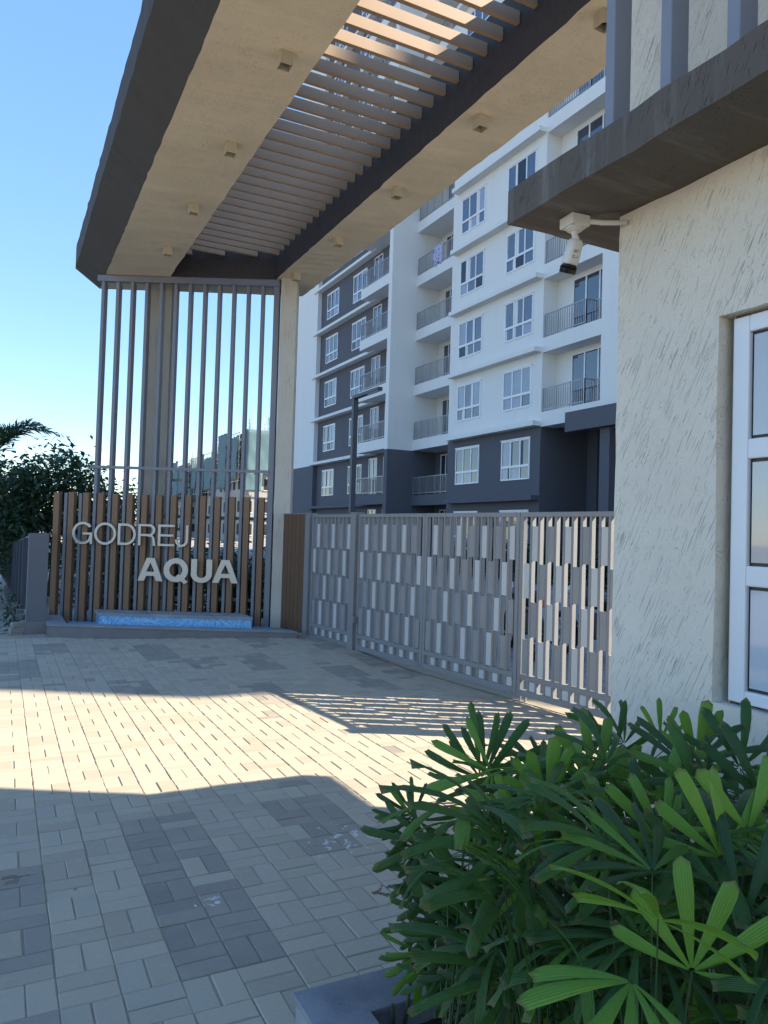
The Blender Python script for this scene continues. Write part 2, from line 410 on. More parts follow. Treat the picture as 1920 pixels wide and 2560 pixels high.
# ---- block paving, basket weave: columns .198 wide, pairs laid across then along
P = .198; X0 = .63; Y0 = 4.31; G = .0035; CH = .004; TH = .05
dark_rects = [(.63,1.026,2.73,4.31),(1.422,1.818,3.52,4.31),(3.4,3.6,7.08,8.46),(3.6,3.8,6.9,8.3),(3.95,4.4,7.4,8.9),(3.8,4.2,9.2,10.4),
              (2.6,3.0,8.3,9.3),(1.62,2.02,9.3,10.5),(2.21,2.61,6.6,7.6),(1.03,1.42,7.3,8.3),(-.16,.24,2.2,3.9),(.04,.43,8.6,9.8),(3.0,3.4,9.6,10.4),(2.02,2.4,8.6,9.3),(.43,.83,10.2,11.0)]
def is_dark(x, y): return any(a < x < b and c < y < d for a, b, c, d in dark_rects)
SIGN_A = Vector((1.24, 12.73, 0)); SU = Vector((.8926, -.4509, 0)); SN = Vector((-.4509, -.8926, 0))   # sign: origin, along, towards camera
def blocked(x, y):
    if x > .885 and y < 2.26: return True               # planter and guard house
    if x > 2.28 and y < 2.42: return True
    if x > gate_x(y)+.25 : return True
    rel = Vector((x, y, 0))-SIGN_A; s, d = rel.dot(SU), rel.dot(SN)
    if s > -.09-(1.19-d)*.505 and d > -.3 and d < 1.18 and s < 3.4: return True
    if d <= -.3: return True
    if x < .55 and y > 11.6: return True
    return False
def paver_faces(lx, ly):
    hx, hy = lx/2-G/2, ly/2-G/2
    v = []
    for z, q in ((-TH, 0), (-CH, 0), (0, CH)):
        v += [(-hx+q,-hy+q,z),(hx-q,-hy+q,z),(hx-q,hy-q,z),(-hx+q,hy-q,z)]
    f = [(8,9,10,11)]
    for a in (0, 4): f += [(a+k, a+(k+1) % 4, a+4+(k+1) % 4, a+4+k) for k in range(4)]
    return v, f
pavers = []
rp = random.Random(3)
for i in range(-12, 22):
    for j in range(-34, 44):
        cx, cy = X0+(i+.5)*P, Y0+(j+.5)*P
        across = (i+j) % 2 == 0
        for q in (-.25, .25):
            x, y = (cx, cy+q*P) if across else (cx+q*P, cy)
            if not blocked(x, y): pavers.append((x, y, across))
def score(p):
    q = to_px((p[0], p[1], 0))
    if not q or not (-10 < q[0] < 1930 and 0 < q[1] < 2575): return 0
    if q[0] > 1000 and q[1] > 2000: return 0
    return 1/q[2]
ranked = sorted(range(len(pavers)), key=lambda k: -score(pavers[k]))
single = set(ranked[:296])
pm = {}
for across in (True, False):
    v, f = paver_faces(P, P/2) if across else paver_faces(P/2, P)
    for dk in (0, 1): pm[across, dk] = mesh_from(v, f, [M['paver_dark' if dk else 'paver']], name='paver')
rest = MB()
for k, (x, y, across) in enumerate(pavers):
    dk = 1 if (is_dark(x, y) and rp.random() < .9) or rp.random() < .012 else 0
    z = gz(x, y)+rp.gauss(0, .0011); rx, ry = rp.gauss(0, .004), rp.gauss(0, .004); rz = rp.gauss(0, .006)
    dx, dy = rp.gauss(0, .0012), rp.gauss(0, .0012)
    if k in single:
        o = link('paver', pm[across, dk], forecourt, (x+dx, y+dy, z), (rx, ry, rz))
    else:
        v, f = paver_faces(P, P/2) if across else paver_faces(P/2, P)
        sl_x = (gz(x+.05, y)-gz(x-.05, y))*10; sl_y = (gz(x, y+.05)-gz(x, y-.05))*10
        Mx = Matrix.Translation((x+dx, y+dy, z)) @ Matrix.Rotation(rz, 4, 'Z') @ Matrix.Rotation(rx+sl_y, 4, 'X') @ Matrix.Rotation(ry-sl_x, 4, 'Y')
        rest.add([Mx @ Vector(p) for p in v], f, dk)
o = link('block_paving', mesh_from(rest.v, rest.f, [M['paver'], M['paver_dark']], rest.m), forecourt); o['kind'] = 'stuff'
# plain concrete threshold strip under the gate line
b = MB()
A0, A1 = Vector((gate_x(11)-.05, 11, 0)), Vector((gate_x(2.75)-.05, 2.75, 0))
pts = []
for k in range(25):
    y = 2.75+(11-2.75)*k/24; pts.append((gate_x(y), y))
for k in range(24):
    (xa, ya), (xb, yb) = pts[k], pts[k+1]
    za, zb = gz(xa, ya)+.006, gz(xb, yb)+.006
    b.add([(xa-.02, ya, za), (xa+.30, ya, za), (xb+.30, yb, zb), (xb-.02, yb, zb)], [(0,1,2,3)])
structure(b.build('gate_threshold', M['sand']))

# ================================================================== ENTRANCE CANOPY
CZ = 5.6
canopy = thing('entrance_canopy', 'long entrance canopy with brown fascia, cream soffits and open cross slats', 'canopy')
def yend(x): return 13.53-(x-1.33)*.473
def yin(x): return 12.25-(x-2.248)*.512
def beam(name, prof, y0, yfun, seed, bottom_edges, n=90):
    """sweep a cross-section along y; far end is skewed; painted edge slightly ragged"""
    r = random.Random(seed); vs, fs, fm = [], [], []; K = len(prof)
    for i in range(n+1):
        t = i/n
        for k, (x, z) in enumerate(prof):
            y = y0+(yfun(x)-y0)*t
            jx = r.gauss(0, .0035)+.003*noise.noise((0, y*1.7, seed+k)) if 0 < i < n else 0
            jz = r.gauss(0, .003) if 0 < i < n else 0
            vs.append((x+jx, y, z+jz))
    for i in range(n):
        for k in range(K):
            fs.append((i*K+k, i*K+(k+1) % K, (i+1)*K+(k+1) % K, (i+1)*K+k)); fm.append(1 if k in bottom_edges else 0)
    fs += [tuple(range(K-1, -1, -1)), tuple(n*K+k for k in range(K))]; fm += [0, 0]
    me = mesh_from(vs, fs, [M['brown'], M['cream']], fm)
    q = bmesh.new(); q.from_mesh(me); bmesh.ops.recalc_face_normals(q, faces=q.faces); q.to_mesh(me); q.free()
    return link(name, me, canopy)
beam('outer_beam', [(1.33,CZ),(2.25,CZ),(2.25,6.3),(.95,6.3),(.95,5.93)], .2, yend, 1, {0})
beam('inner_beam', [(3.75,CZ),(4.42,CZ),(4.42,6.3),(3.75,6.3)], .2, yend, 2, {0})
b = MB()
ax, bx_ = 2.254, 3.746
b.prism([(ax,yin(ax),CZ+.002),(bx_,yin(bx_),CZ+.002),(bx_,yend(bx_)-.003,CZ+.002),(ax,yend(ax)-.003,CZ+.002)], (0,0,.68))
me = b.mesh([M['brown'], M['cream']])
for p in me.polygons:
    if p.normal.z < -.9: p.material_index = 1
link('end_beam', me, canopy)
b = MB().box(2.254, 3.746, .2, .9, CZ+.003, 6.27); me = b.mesh([M['brown'], M['cream']])
for p in me.polygons:
    if p.normal.z < -.9: p.material_index = 1
link('near_end_beam', me, canopy)
sm = cbox_mesh(1.5, .045, .11, .004, M['slat'])
k = 0
for k in range(48):
    y = 1.1+.2385*k
    xr = 3.748
    # the last slats are cut by the skewed end beam
    if y > yin(3.75)-.03:
        xr = min(3.748, 2.248+(12.25-y-.03)/.512)
        if xr < 2.5: continue
        b = MB().box(2.252, xr, -.0275, .0275, 0, .12); o = b.build('slat', M['slat'], canopy, .004); o.location = (0, y, 5.95)
        continue
    link('slat', sm, canopy, (3.0, y, 5.95))
# columns
colm = MB().box(-.14, .14, -.16, .16, 0, 5.598).mesh(M['column'])
RZ = atan2(SU.y, SU.x)
c1 = SIGN_A+SU*3.03+SN*-.12
link('column', MB().box(-.125,.125,-.15,.15,.0,5.598).mesh(M['column']), canopy, (c1.x, c1.y, .02), (0,0,RZ))
c2 = SIGN_A+SU*.86+SN*-.55
link('column', MB().box(-.19,.19,-.15,.15,0,5.598).mesh(M['column']), canopy, (c2.x, c2.y, 0), (0,0,RZ))
# surface-mounted downlights
def dl_mesh():
    b = MB(); s, h, w = .055, .115, .006
    b.box(-s, s, -s, -s+w, -h, 0).box(-s, s, s-w, s, -h, 0).box(-s, -s+w, -s+w, s-w, -h, 0).box(s-w, s, -s+w, s-w, -h, 0)
    return b.mesh(M['cream_metal'])
M['cream_metal'] = paint('downlight_cream', (.50,.43,.31), .5, .1)
hous = dl_mesh(); lens = MB().box(-.046,.046,-.046,.046,-.05,-.035).mesh(M['void']); lamp = MB().box(-.02,.02,-.02,.02,-.06,-.05).mesh(M['cctv'])
li = 0
for x, ys in ((1.97, (2.6,4.29,5.98,7.67,9.36,10.99)), (3.93, (2.6,4.31,5.97,7.68,9.38,11.03))):
    for y in ys:
        side = 'outer soffit of the canopy' if x < 3 else 'inner soffit of the canopy beside the apartment block'
        nth = ('first','second','third','fourth','fifth','sixth')[5-ys.index(y)]
        t = thing('downlight', 'cream downlight on the %s, %s from the fin screen' % ('outer canopy soffit' if x < 3 else 'inner canopy soffit', nth), 'downlight', (x, y, CZ-.001), (0,0,random.gauss(0,.03)), 'square downlights on the '+side)
        link('housing', hous, t); link('reflector', lens, t); link('bulb', lamp, t)

# ================================================================== FIN SCREEN, SIGN
scr = thing('fin_screen', 'tall grey vertical fin screen rising behind the wooden sign to the canopy', 'screen', SIGN_A, (0,0,RZ))
# local: x along sign, y away from camera (-SN)
fm_ = cbox_mesh(.048, .15, 5.51, .003, M['grey_metal'])
for k in range(12): link('fin', fm_, scr, (.06+.2314*k, .09, -.02))
link('post', cbox_mesh(.09, .15, 5.51, .004, M['grey_metal']), scr, (2.83, .09, -.02))
MB().box(-.03, 2.875, .0, .10, 5.492, 5.59).build('rail', M['grey_metal'], scr, .003)
MB().box(-.02, 2.80, -.005, .013, 2.50, 2.545).build('rail', M['grey_metal'], scr, .002)
MB().box(1.1, 1.45, .17, .21, 2.34, 2.38).build('brace', M['grey_metal'], scr)
sgn = thing('slatted_sign_wall', 'brown wooden vertical slat sign wall behind the blue fountain', 'sign wall', SIGN_A, (0,0,RZ))
wm = cbox_mesh(.088, .12, 2.13, .004, M['wood'])
for k in range(15): link('wood_slat', wm, sgn, (-.525+.2304*k, .035, -.02+random.gauss(0,.004)))
sf = cbox_mesh(.048, .12, 2.12, .003, M['grey_metal'])
for k in (-2, -1): link('short_fin', sf, sgn, (.06+.2314*k, .09, -.02))
MB().box(-.56, 2.76, .155, .185, .45, .50).box(-.56, 2.76, .155, .185, 1.75, 1.80).build('back_rail', M['grey_metal'], sgn)
# dark backing of boundary planting shows between slats: none built, the gaps are real

def arc(cx, cy, rx, ry, a0, a1, n=22):
    return [(cx+rx*cos(radians(a0+(a1-a0)*i/n)), cy+ry*sin(radians(a0+(a1-a0)*i/n))) for i in range(n+1)]
def glyph(ch, w, t):
    """closed loops of a grotesque capital: cap height 1, width w, stroke t; returns groups of loops (outer and holes)"""
    if ch == 'O': return [[arc(w/2,.5,w/2,.52,0,360,44)[:-1], arc(w/2,.5,w/2-t,.52-t*.95,0,360,44)[:-1]]]
    if ch == 'Q':
        return [[arc(w/2,.5,w/2,.52,0,360,44)[:-1], arc(w/2,.5,w/2-t,.52-t*.9,0,360,44)[:-1]]], [[[(w*.50,.22),(w*.62,.34),(w*1.0,.0),(w*.86,-.10)]]]
    if ch == 'G':
        o = arc(w*.52,.5,w*.52,.52,38,352,40); i_ = arc(w*.52,.5,w*.52-t,.52-t*.95,338,40,40)
        return [[o[:-2]+[(w*.995,.40),(w*.995,.50),(w*.56,.50),(w*.56,.50-t*.9),(w-t,.50-t*.9)]+i_[1:]]] if False else [[o[:-5]+[(w-t*.95,.17),(w-t*.95,-.0),(w,-.0),(w,.53),(w*.52,.53),(w*.52,.53-t*.9),(w-t,.53-t*.9)]+i_[3:]]]
    if ch == 'D': return [[[(0,0),(w*.45,0)]+arc(w*.45,.5,w*.55,.5,-90,90,24)[1:-1]+[(w*.45,1),(0,1)], [(t,t*.95),(w*.45,t*.95)]+arc(w*.45,.5,w*.55-t,.5-t*.95,-90,90,24)[1:-1]+[(w*.45,1-t*.95),(t,1-t*.95)]]]
    if ch == 'R':
        r_ = .27
        o = [(0,0),(t,0),(t,.44),(w*.52,.44)]+[(w*.80,.40),(w*.84,.25),(w*.86,0),(w*.86+t*1.1,0),(w*.86+t*.75,.30),(w*.86,.46),(w*.80,.50)]+arc(w*.62,.73,w*.36,r_,-55,90,14)+[(0,1)]
        h = [(t,.44+t*.9),(w*.60,.44+t*.9)]+arc(w*.60,.715,w*.36-t*.9,r_-t*.72,-75,75,14)+[(w*.60,1-t*.9),(t,1-t*.9)]
        return [[o, h]]
    if ch == 'E': return [[[(0,0),(w,0),(w,t*.9),(t,t*.9),(t,.5-t*.45),(w*.93,.5-t*.45),(w*.93,.5+t*.45),(t,.5+t*.45),(t,1-t*.9),(w*.98,1-t*.9),(w*.98,1),(0,1)]]]
    if ch == 'J':
        return [[[(0,.32)]+arc(w/2,.30,w/2,.32,180,360,22)+[(w,1),(w-t,1)]+arc(w/2,.30,w/2-t,.32-t*.95,360,180,22)+[(t,.32)]]]
    if ch == 'U':
        return [[[(0,1),(0,.36)]+arc(w/2,.36,w/2,.38,180,360,26)[1:-1]+[(w,.36),(w,1),(w-t,1),(w-t,.36)]+arc(w/2,.36,w/2-t,.38-t*.85,360,180,26)[1:-1]+[(t,.36),(t,1)]]]
    if ch == 'A':
        k = t*1.12
        return [[[(0,0),(k,0),(k+.085*w,.22),(w-k-.085*w,.22),(w-k,0),(w,0),(w/2+k*.62,1),(w/2-k*.62,1)], [(w*.5-w*.165,.40),(w*.5+w*.165,.40),(w*.5,.80)]]]
def letter_word(name, label, text, ws, gaps, s0, s1, z0, z1, t_, ext):
    t = thing(name, label, 'lettering', SIGN_A+SN*.045, (0,0,RZ))
    H = z1-z0; tot = sum(ws)+sum(gaps); kx = (s1-s0)/tot; x = s0
    for ch, w, gp in zip(text, ws, list(gaps)+[0]):
        G_ = glyph(ch, w*kx/H, t_); groups = G_ if isinstance(G_, tuple) else (G_,)
        q = bmesh.new()
        for gi, grp in enumerate(groups):
            cu = bpy.data.curves.new('glyph', 'CURVE'); cu.dimensions = '2D'; cu.fill_mode = 'BOTH'; cu.extrude = ext/2-.0015*gi
            for lp in [l for g in grp for l in g]:
                sp = cu.splines.new('POLY'); sp.points.add(len(lp)-1); sp.use_cyclic_u = True
                for p_, (a, c) in zip(sp.points, lp): p_.co = (a, c, 0, 1)
            # curve extrude is in letter units
            cu.extrude = (ext/2-.0015*gi)/H
            ob = bpy.data.objects.new('glyph', cu); COL.objects.link(ob); bpy.context.view_layer.update()
            me0 = bpy.data.meshes.new_from_object(ob.evaluated_get(bpy.context.evaluated_depsgraph_get())); q.from_mesh(me0)
            bpy.data.objects.remove(ob); bpy.data.curves.remove(cu); bpy.data.meshes.remove(me0)
        for v in q.verts: v.co = Vector((v.co.x*H+x, -v.co.z*H-ext/2, v.co.y*H+z0))
        bmesh.ops.remove_doubles(q, verts=q.verts, dist=1e-6); bmesh.ops.recalc_face_normals(q, faces=q.faces)
        me = bpy.data.meshes.new('letter'); q.to_mesh(me); q.free(); me.materials.append(M['letter'])
        me.polygons.foreach_set('use_smooth', [False]*len(me.polygons))
        link('letter', me, t); x += (w+gp)*kx
    return t
letter_word('sign_lettering', 'thin champagne letters reading GODREJ on the wooden sign', 'GODREJ', (109,118,97,93,90,70), (10,10,13,14,3), -.232, 1.585, 1.305, 1.64, .112, .045)
letter_word('sign_lettering', 'bold champagne letters reading AQUA low on the wooden sign', 'AQUA', (135,132,113,139), (4,16,2), .82, 2.387, .755, 1.115, .25, .055)

# ---- fountain basin in front of the sign; its ends run with the driveway, its front with the sign
bas = thing('fountain_basin', 'low grey kerbed basin with blue mosaic fountain box before the sign', 'fountain')
def SP(s_, d_, z_): v = SIGN_A+SU*s_+SN*d_; return (v.x, v.y, z_)
def skew(s_, d_, d2): return s_-(d_-d2)*.505         # follow +Y from distance d_ to d2
def strip(s0, s1, d0, d1, z0, z1, b, l=True, r=True):
    """prism between distances d0 (near the viewer) and d1, ends skewed"""
    P4 = [SP(s0, d0, z0), SP(s1, d0, z0), SP(skew(s1,d0,d1) if r else s1, d1, z0), SP(skew(s0,d0,d1) if l else s0, d1, z0)]
    b.prism(P4, (0,0,z1-z0))
KF = 1.19; KT = .155
b = MB(); strip(-.06, 3.46, KF, KF-.24, -.04, KT, b); strip(skew(-.06,KF,KF-.241), skew(-.06,KF,KF-.241)+.27, KF-.241, .0, -.04, KT, b); b.build('kerb', M['kerb_render'], bas, .004)
b = MB(); strip(-.075, 3.475, KF+.012, KF-.245, KT, KT+.018, b); b.build('coping', M['granite_side'], bas, .003)
b = MB(); strip(skew(-.075,KF,KF-.247), skew(-.075,KF,KF-.247)+.29, KF-.247, .0, KT, KT+.0175, b); b.build('coping', M['granite_side'], bas, .003)
b = MB(); strip(.08, 3.34, KF-.241, .02, .03, .085, b, True, True); b.build('basin_floor', M['mosaic'], bas)
b = MB(); strip(.44, 2.71, .60, .17, .086, .255, b); b.build('mosaic_box', M['mosaic'], bas)
FT0, FT1 = .255, .297
b = MB()
strip(.425, 2.725, .62, .485, FT0, FT1, b); s_b = skew(.425,.62,.285); s_c = skew(2.725,.62,.285)
strip(skew(.425,.62,.284), skew(2.725,.62,.284), .284, .15, FT0, FT1, b)
sl, sr = skew(.425,.62,.4845), skew(2.725,.62,.4845)
strip(sl, sl+.27, .4845, .2845, FT0, FT1, b); strip(sr-.27, sr, .4845, .2845, FT0, FT1, b)
step = (sr-sl-.54)/4
for k in (1,2,3): strip(sl+.27+k*step-.02, sl+.27+k*step+.02, .4845, .2845, FT0, FT1, b)
b.build('fountain_coping', M['granite_side'], bas)
for k in range(4):
    b = MB(); strip(sl+.27+k*step+.025, sl+.27+(k+1)*step-.025, .480, .290, FT0+.001, FT0+.02, b); b.build('slot_cover', M['kerb_render'], bas)

# ---- timber board panel between column and gate post
GU = (Vector((4.691,5.101,0))-Vector((4.244,9.001,0))).normalized(); GA = Vector((4.244,9.001,0))
GRZ = atan2(GU.y, GU.x)
gn = Vector((GU.y, -GU.x, 0))       # towards the forecourt? (checked below)
if gn.x > 0: gn = -gn
pan = thing('timber_board_panel', 'dark brown vertical board panel beside the gate post', 'fence panel', GA+GU*-1.5, (0,0,GRZ))
wd = [.16,.20,.115,.115,.13,.13,.125,.13,.28]; x = -.0
for w_ in reversed(wd):
    me = cbox_mesh(w_-.012, .03, 1.80, .003, M['board']); link('board', me, pan, (x-w_/2, 0, .055)); x -= w_
MB().box(x, 0, .016, .05, .5, .56).box(x, 0, .016, .05, 1.5, 1.56).build('back_rail', M['grey_metal'], pan)
MB().box(x, 0, -.02, .05, 1.856, 1.87).build('cap', M['gate'], pan)

# ================================================================== GATE
D = .052      # bar depth
bar_m = cbox_mesh(.028, D, 1.70, .002, M['gate'])
pl = {(h, c): cbox_mesh(.074, .022, h, .002, M[c]) for h in (.335, .09) for c in ('gate_plate', 'gate_white')}
def gate_leaf(name, label, s0, s1, st0, st1, group=None, zo=0.0):
    t = thing(name, label, 'gate', GA+GU*s0+Vector((0,0,zo)), (0,0,GRZ), group)
    Lg = s1-s0
    MB().box(0, st0, -D/2, D/2, .064, 1.85).build('stile', M['gate'], t, .003)
    MB().box(Lg-st1, Lg, -D/2, D/2, .064, 1.85).build('stile', M['gate'], t, .003)
    for z0, z1 in ((1.805, 1.85), (.222, .272), (.064, .124)):
        MB().box(st0, Lg-st1, -D/2-.002, D/2+.002, z0, z1).build('rail', M['gate'], t, .002)
    n = max(1, round((Lg-st0-st1)/.105)); w = (Lg-st0-st1)/n
    for i in range(1, n): link('bar', bar_m, t, (st0+i*w, 0, .115))
    # the plates sit on the forecourt side of the bars, staggered row by row
    ysg = -1 if (Matrix.Rotation(GRZ, 3, 'Z') @ Vector((0,-1,0))).dot(gn) > 0 else 1
    for i in range(n):
        xc = st0+(i+.5)*w
        rows = (1.378, .645) if i % 2 == 1 else (1.014, .279)
        for r, z in enumerate(rows):
            c = 'gate_white' if (i//2+r) % 2 == 0 else 'gate_plate'
            link('plate', pl[.335, c], t, (xc, ysg*(D/2-.012), z))
        if i % 2 == 1: link('plate', pl[.09, 'gate_white'], t, (xc, ysg*(D/2-.014), .128))
    return t
gate_leaf('wicket_gate', 'narrow grey wicket gate of staggered fins between board panel and gate post', -1.37, -.205, .05, .05)
gate_leaf('gate_leaf', 'grey staggered fin gate leaf hung on the post beside the wicket gate', -.068, 1.408, .05, .045)
gate_leaf('gate_leaf', 'grey staggered fin gate leaf in the middle of the driveway gate', 1.414, 2.978, .045, .05)
gl = gate_leaf('gate_leaf', 'sunlit grey staggered fin gate leaf next to the guard house', 2.984, 4.56, .05, .05)
MB().box(.012,.03,.0,.02,-.0,.064).box(.085,.103,.0,.02,-.0,.064).build('drop_bolt', M['trim_screw'], gl)
for s, lab in ((-1.44, 'square grey gate post between the board panel and wicket gate'), (-.137, 'square grey gate post between wicket gate and driveway gate'), (4.63, 'square grey gate post against the guard house')):
    t = thing('gate_post', lab, 'gate post', GA+GU*s, (0,0,GRZ))
    link('shaft', cbox_mesh(.13, .14, 1.86, .005, M['gate']), t, (0,0,.0)); link('cap', cbox_mesh(.136, .146, .012, .003, M['gate']), t, (0,0,1.86))
    if s == -.137: MB().box(.065,.12,-.09,-.03,.42,.5).build('latch', M['gate'], t, .004)

# ================================================================== GUARD HOUSE
XW, YW = 2.3, 2.40
gh = thing('guard_house', 'guard house with cream combed render walls and dark brown roof ledge', 'guard house')
WY0, WY1, WZ0, WZ1 = .15, 1.893, 1.03, 2.425
def rough_box(name, x0, x1, y0, y1, z0, z1, mat, amp=.004, step=.07, seed=0):
    """box with finely divided, slightly uneven plaster faces"""
    q = bmesh.new(); bmesh.ops.create_cube(q, size=1)
    for v in q.verts: v.co = Vector((x0+(v.co.x+.5)*(x1-x0), y0+(v.co.y+.5)*(y1-y0), z0+(v.co.z+.5)*(z1-z0)))
    for ax, lo, hi in ((0,x0,x1),(1,y0,y1),(2,z0,z1)):
        n = min(46, int((hi-lo)/step))
        for k in range(1, n):
            co = [0,0,0]; co[ax] = lo+(hi-lo)*k/n; no = [0,0,0]; no[ax] = 1
            bmesh.ops.bisect_plane(q, geom=q.verts[:]+q.edges[:]+q.faces[:], plane_co=co, plane_no=no)
    r = random.Random(seed)
    for v in q.verts:
        nn = noise.noise_vector(v.co*3.1+Vector((seed,0,0)))*amp*1.2+noise.noise_vector(v.co*17)*amp
        v.co += nn
    me = bpy.data.meshes.new(name); q.to_mesh(me); q.free(); me.materials.append(mat)
    return link(name, me, gh)
ZS0, ZS1 = 2.975, 3.125
# wall around the window opening
def ticks(a, b, st, extra=()):
    n = max(1, round((b-a)/st)); v = sorted({round(a+(b-a)*k/n, 5) for k in range(n+1)} | set(extra)); return v
def wall_sheet():
    """front (facing -X, with the window opening), end face and reveals as one continuous plaster skin"""
    q = bmesh.new(); cache = {}
    def V(x, y, z):
        k = (round(x,4), round(y,4), round(z,4))
        if k not in cache:
            p = Vector(k); cache[k] = q.verts.new(p+noise.noise_vector(p*3.1)*.004+noise.noise_vector(p*17)*.0028)
        return cache[k]
    ys = ticks(-2.6, YW, .05, (WY0, WY1)); zs = ticks(-.02, ZS0+.01, .05, (WZ0, WZ1)); xs = ticks(XW, 4.9, .08); rx = ticks(XW, XW+.12, .04)
    for a, b2 in zip(ys[:-1], ys[1:]):
        for c, d in zip(zs[:-1], zs[1:]):
            if a >= WY0-1e-4 and b2 <= WY1+1e-4 and c >= WZ0-1e-4 and d <= WZ1+1e-4: continue
            q.faces.new((V(XW,a,c), V(XW,a,d), V(XW,b2,d), V(XW,b2,c)))
    for a, b2 in zip(xs[:-1], xs[1:]):
        for c, d in zip(zs[:-1], zs[1:]): q.faces.new((V(a,YW,c), V(a,YW,d), V(b2,YW,d), V(b2,YW,c)))
    for a, b2 in zip(rx[:-1], rx[1:]):
        for yy in (WY0, WY1):
            zz = [z for z in zs if WZ0-1e-4 <= z <= WZ1+1e-4]
            for c, d in zip(zz[:-1], zz[1:]): q.faces.new((V(a,yy,c), V(b2,yy,c), V(b2,yy,d), V(a,yy,d)))
        for zc in (WZ0, WZ1):
            yy = [y for y in ys if WY0-1e-4 <= y <= WY1+1e-4]
            for c, d in zip(yy[:-1], yy[1:]): q.faces.new((V(a,c,zc), V(a,d,zc), V(b2,d,zc), V(b2,c,zc)))
    bmesh.ops.recalc_face_normals(q, faces=q.faces)
    me = bpy.data.meshes.new('wall'); q.to_mesh(me); q.free(); me.materials.append(M['guard']); return link('wall', me, gh)
wall_sheet()
MB().box(XW+.03, 4.87, WY1+.03, YW-.03, -.02, ZS0).box(XW+.03, 2.5, -2.6, WY1+.029, WZ1+.03, ZS0).box(XW+.03, 2.5, -2.6, WY1+.029, -.02, WZ0-.03).box(XW+.03, 2.5, -2.6, WY0-.03, WZ0-.029, WZ1+.029).build('wall_core', M['guard'], gh)
MB().box(4.7, 4.9, -2.6, 1.8, 0, ZS0).box(2.5, 4.7, -2.6, -2.4, 0, ZS0).build('rear_wall', M['guard'], gh)
rough_box('roof_ledge', 1.93, 5.43, -3.0, 2.70, ZS0, ZS1, M['slab'], .006, .06, 5)
rough_box('upper_wall', XW+.03, 5.0, -2.6, YW-.01, ZS1-.01, CZ-.004, M['guard'], .003, .12, 6)
nf = cbox_mesh(.09, .05, CZ-ZS1-.012, .003, M['grey_metal'])
for k in range(14): link('fin', nf, gh, (2.125, 2.245-.285*k, ZS1+.002))
# window
win = bpy.data.objects.new('window', None); COL.objects.link(win); win.parent = gh
fx = XW+.035
def wbox(name, y0, y1, z0, z1, x0=fx, x1=fx+.06, mat='upvc', bev=.006, par=win): return MB().box(x0, x1, y0, y1, z0, z1).build(name, M[mat], par, bev, seg=2)
yl, yr = WY1-.035, WY0+.02
wbox('frame_jamb', yl-.065, yl, WZ0+.012, WZ1-.012); wbox('frame_jamb', yr, yr+.065, WZ0+.012, WZ1-.012)
wbox('frame_rail', yr+.065, yl-.065, WZ0+.012, WZ0+.057); wbox('frame_rail', yr+.065, yl-.065, WZ1-.072, WZ1-.012)
for za, zb in ((1.452,1.524),(1.901,1.972)): wbox('transom', yr+.065, yl-.065, za, zb)
wbox('mullion', .98, 1.05, WZ0+.057, WZ1-.072, fx+.004, fx+.056)
for za, zb in ((1.087,1.452),(1.524,1.901),(1.972,2.353)):
    for ya, yb in ((1.05, yl-.065), (yr+.065, .98)):
        g = wbox('gasket', ya, yb, za, zb, fx+.02, fx+.032, 'black', 0)
        wbox('pane', ya+.012, yb-.012, za+.012, zb-.012, fx+.012, fx+.018, 'glass_sky_film' if za < 1.2 else 'glass_guard', 0)
wbox('reveal_seal', WY1-.036, WY1-.028, WZ0, WZ1, fx+.01, fx+.05, 'sand', 0)
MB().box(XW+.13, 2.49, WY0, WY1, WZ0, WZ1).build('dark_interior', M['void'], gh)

# ---- CCTV camera under the ledge
base = on_z(1437, 553, ZS0-.02)
cc_ = .82
cc = thing('cctv_camera', 'white bullet security camera hanging under the guard house ledge', 'security camera', (base.x, base.y, ZS0-.004), (0,0,radians(-4)))
MB().box(-.056,.056,-.056,.056,-.056,0).build('junction_box', M['cctv'], cc, .006, seg=2)
MB().tube([(0,0,-.056),(0,0,-.066)], .044, 24).tube([(0,0,-.066),(0,0,-.074)], .034, 24).build('mount_plate', M['cctv'], cc)
for sx in (-1,1):
    for sy in (-1,1): MB().tube([(sx*.043,sy*.043,-.054),(sx*.043,sy*.043,-.0585)], .005, 8).build('screw', M['trim_screw'], cc)
MB().tube([(0,0,-.07),(0,0,-.09),(.004,-.006,-.112)], [.018,.015,.018], 14).tube([(.004,-.006,-.112),(.004,-.012,-.135)], [.02,.017], 14).build('swivel_arm', M['cctv'], cc)
# body: rounded shell pointing away and down
cc.scale = (cc_,)*3
def body_mesh(L, w, h, mat):
    b = MB(); n = 20; rings = []
    for t, k in ((0,.72),(.015,.93),(.05,1),(L-.012,1.02),(L,1.0)):
        rg = []
        for a in range(n):
            c, s = cos(2*pi*a/n), sin(2*pi*a/n); e = .55
            rg.append(Vector((math.copysign(abs(c)**e, c)*w*k, math.copysign(abs(s)**e, s)*h*k, -t)))
        rings.append(rg)
    vs = [v for r in rings for v in r]; fs = [(i*n+k, i*n+(k+1) % n, (i+1)*n+(k+1) % n, (i+1)*n+k) for i in range(len(rings)-1) for k in range(n)]
    fs += [tuple(range(n)), tuple((len(rings)-1)*n+k for k in range(n))]
    b.add(vs, fs); return b.mesh(mat, True)
tilt = Matrix.Rotation(radians(22), 4, 'X') @ Matrix.Rotation(radians(2), 4, 'Y')
def put(o): o.matrix_local = Matrix.Translation((.004,-.01,-.118)) @ tilt
sh = link('camera_body', body_mesh(.125, .037, .036, M['cctv']), cc); put(sh)
cp = link('lens_hood', body_mesh(.028, .0375, .0365, M['black']), cc); cp.matrix_local = Matrix.Translation((.004,-.01,-.118)) @ tilt @ Matrix.Translation((0,0,-.120))
b = MB()
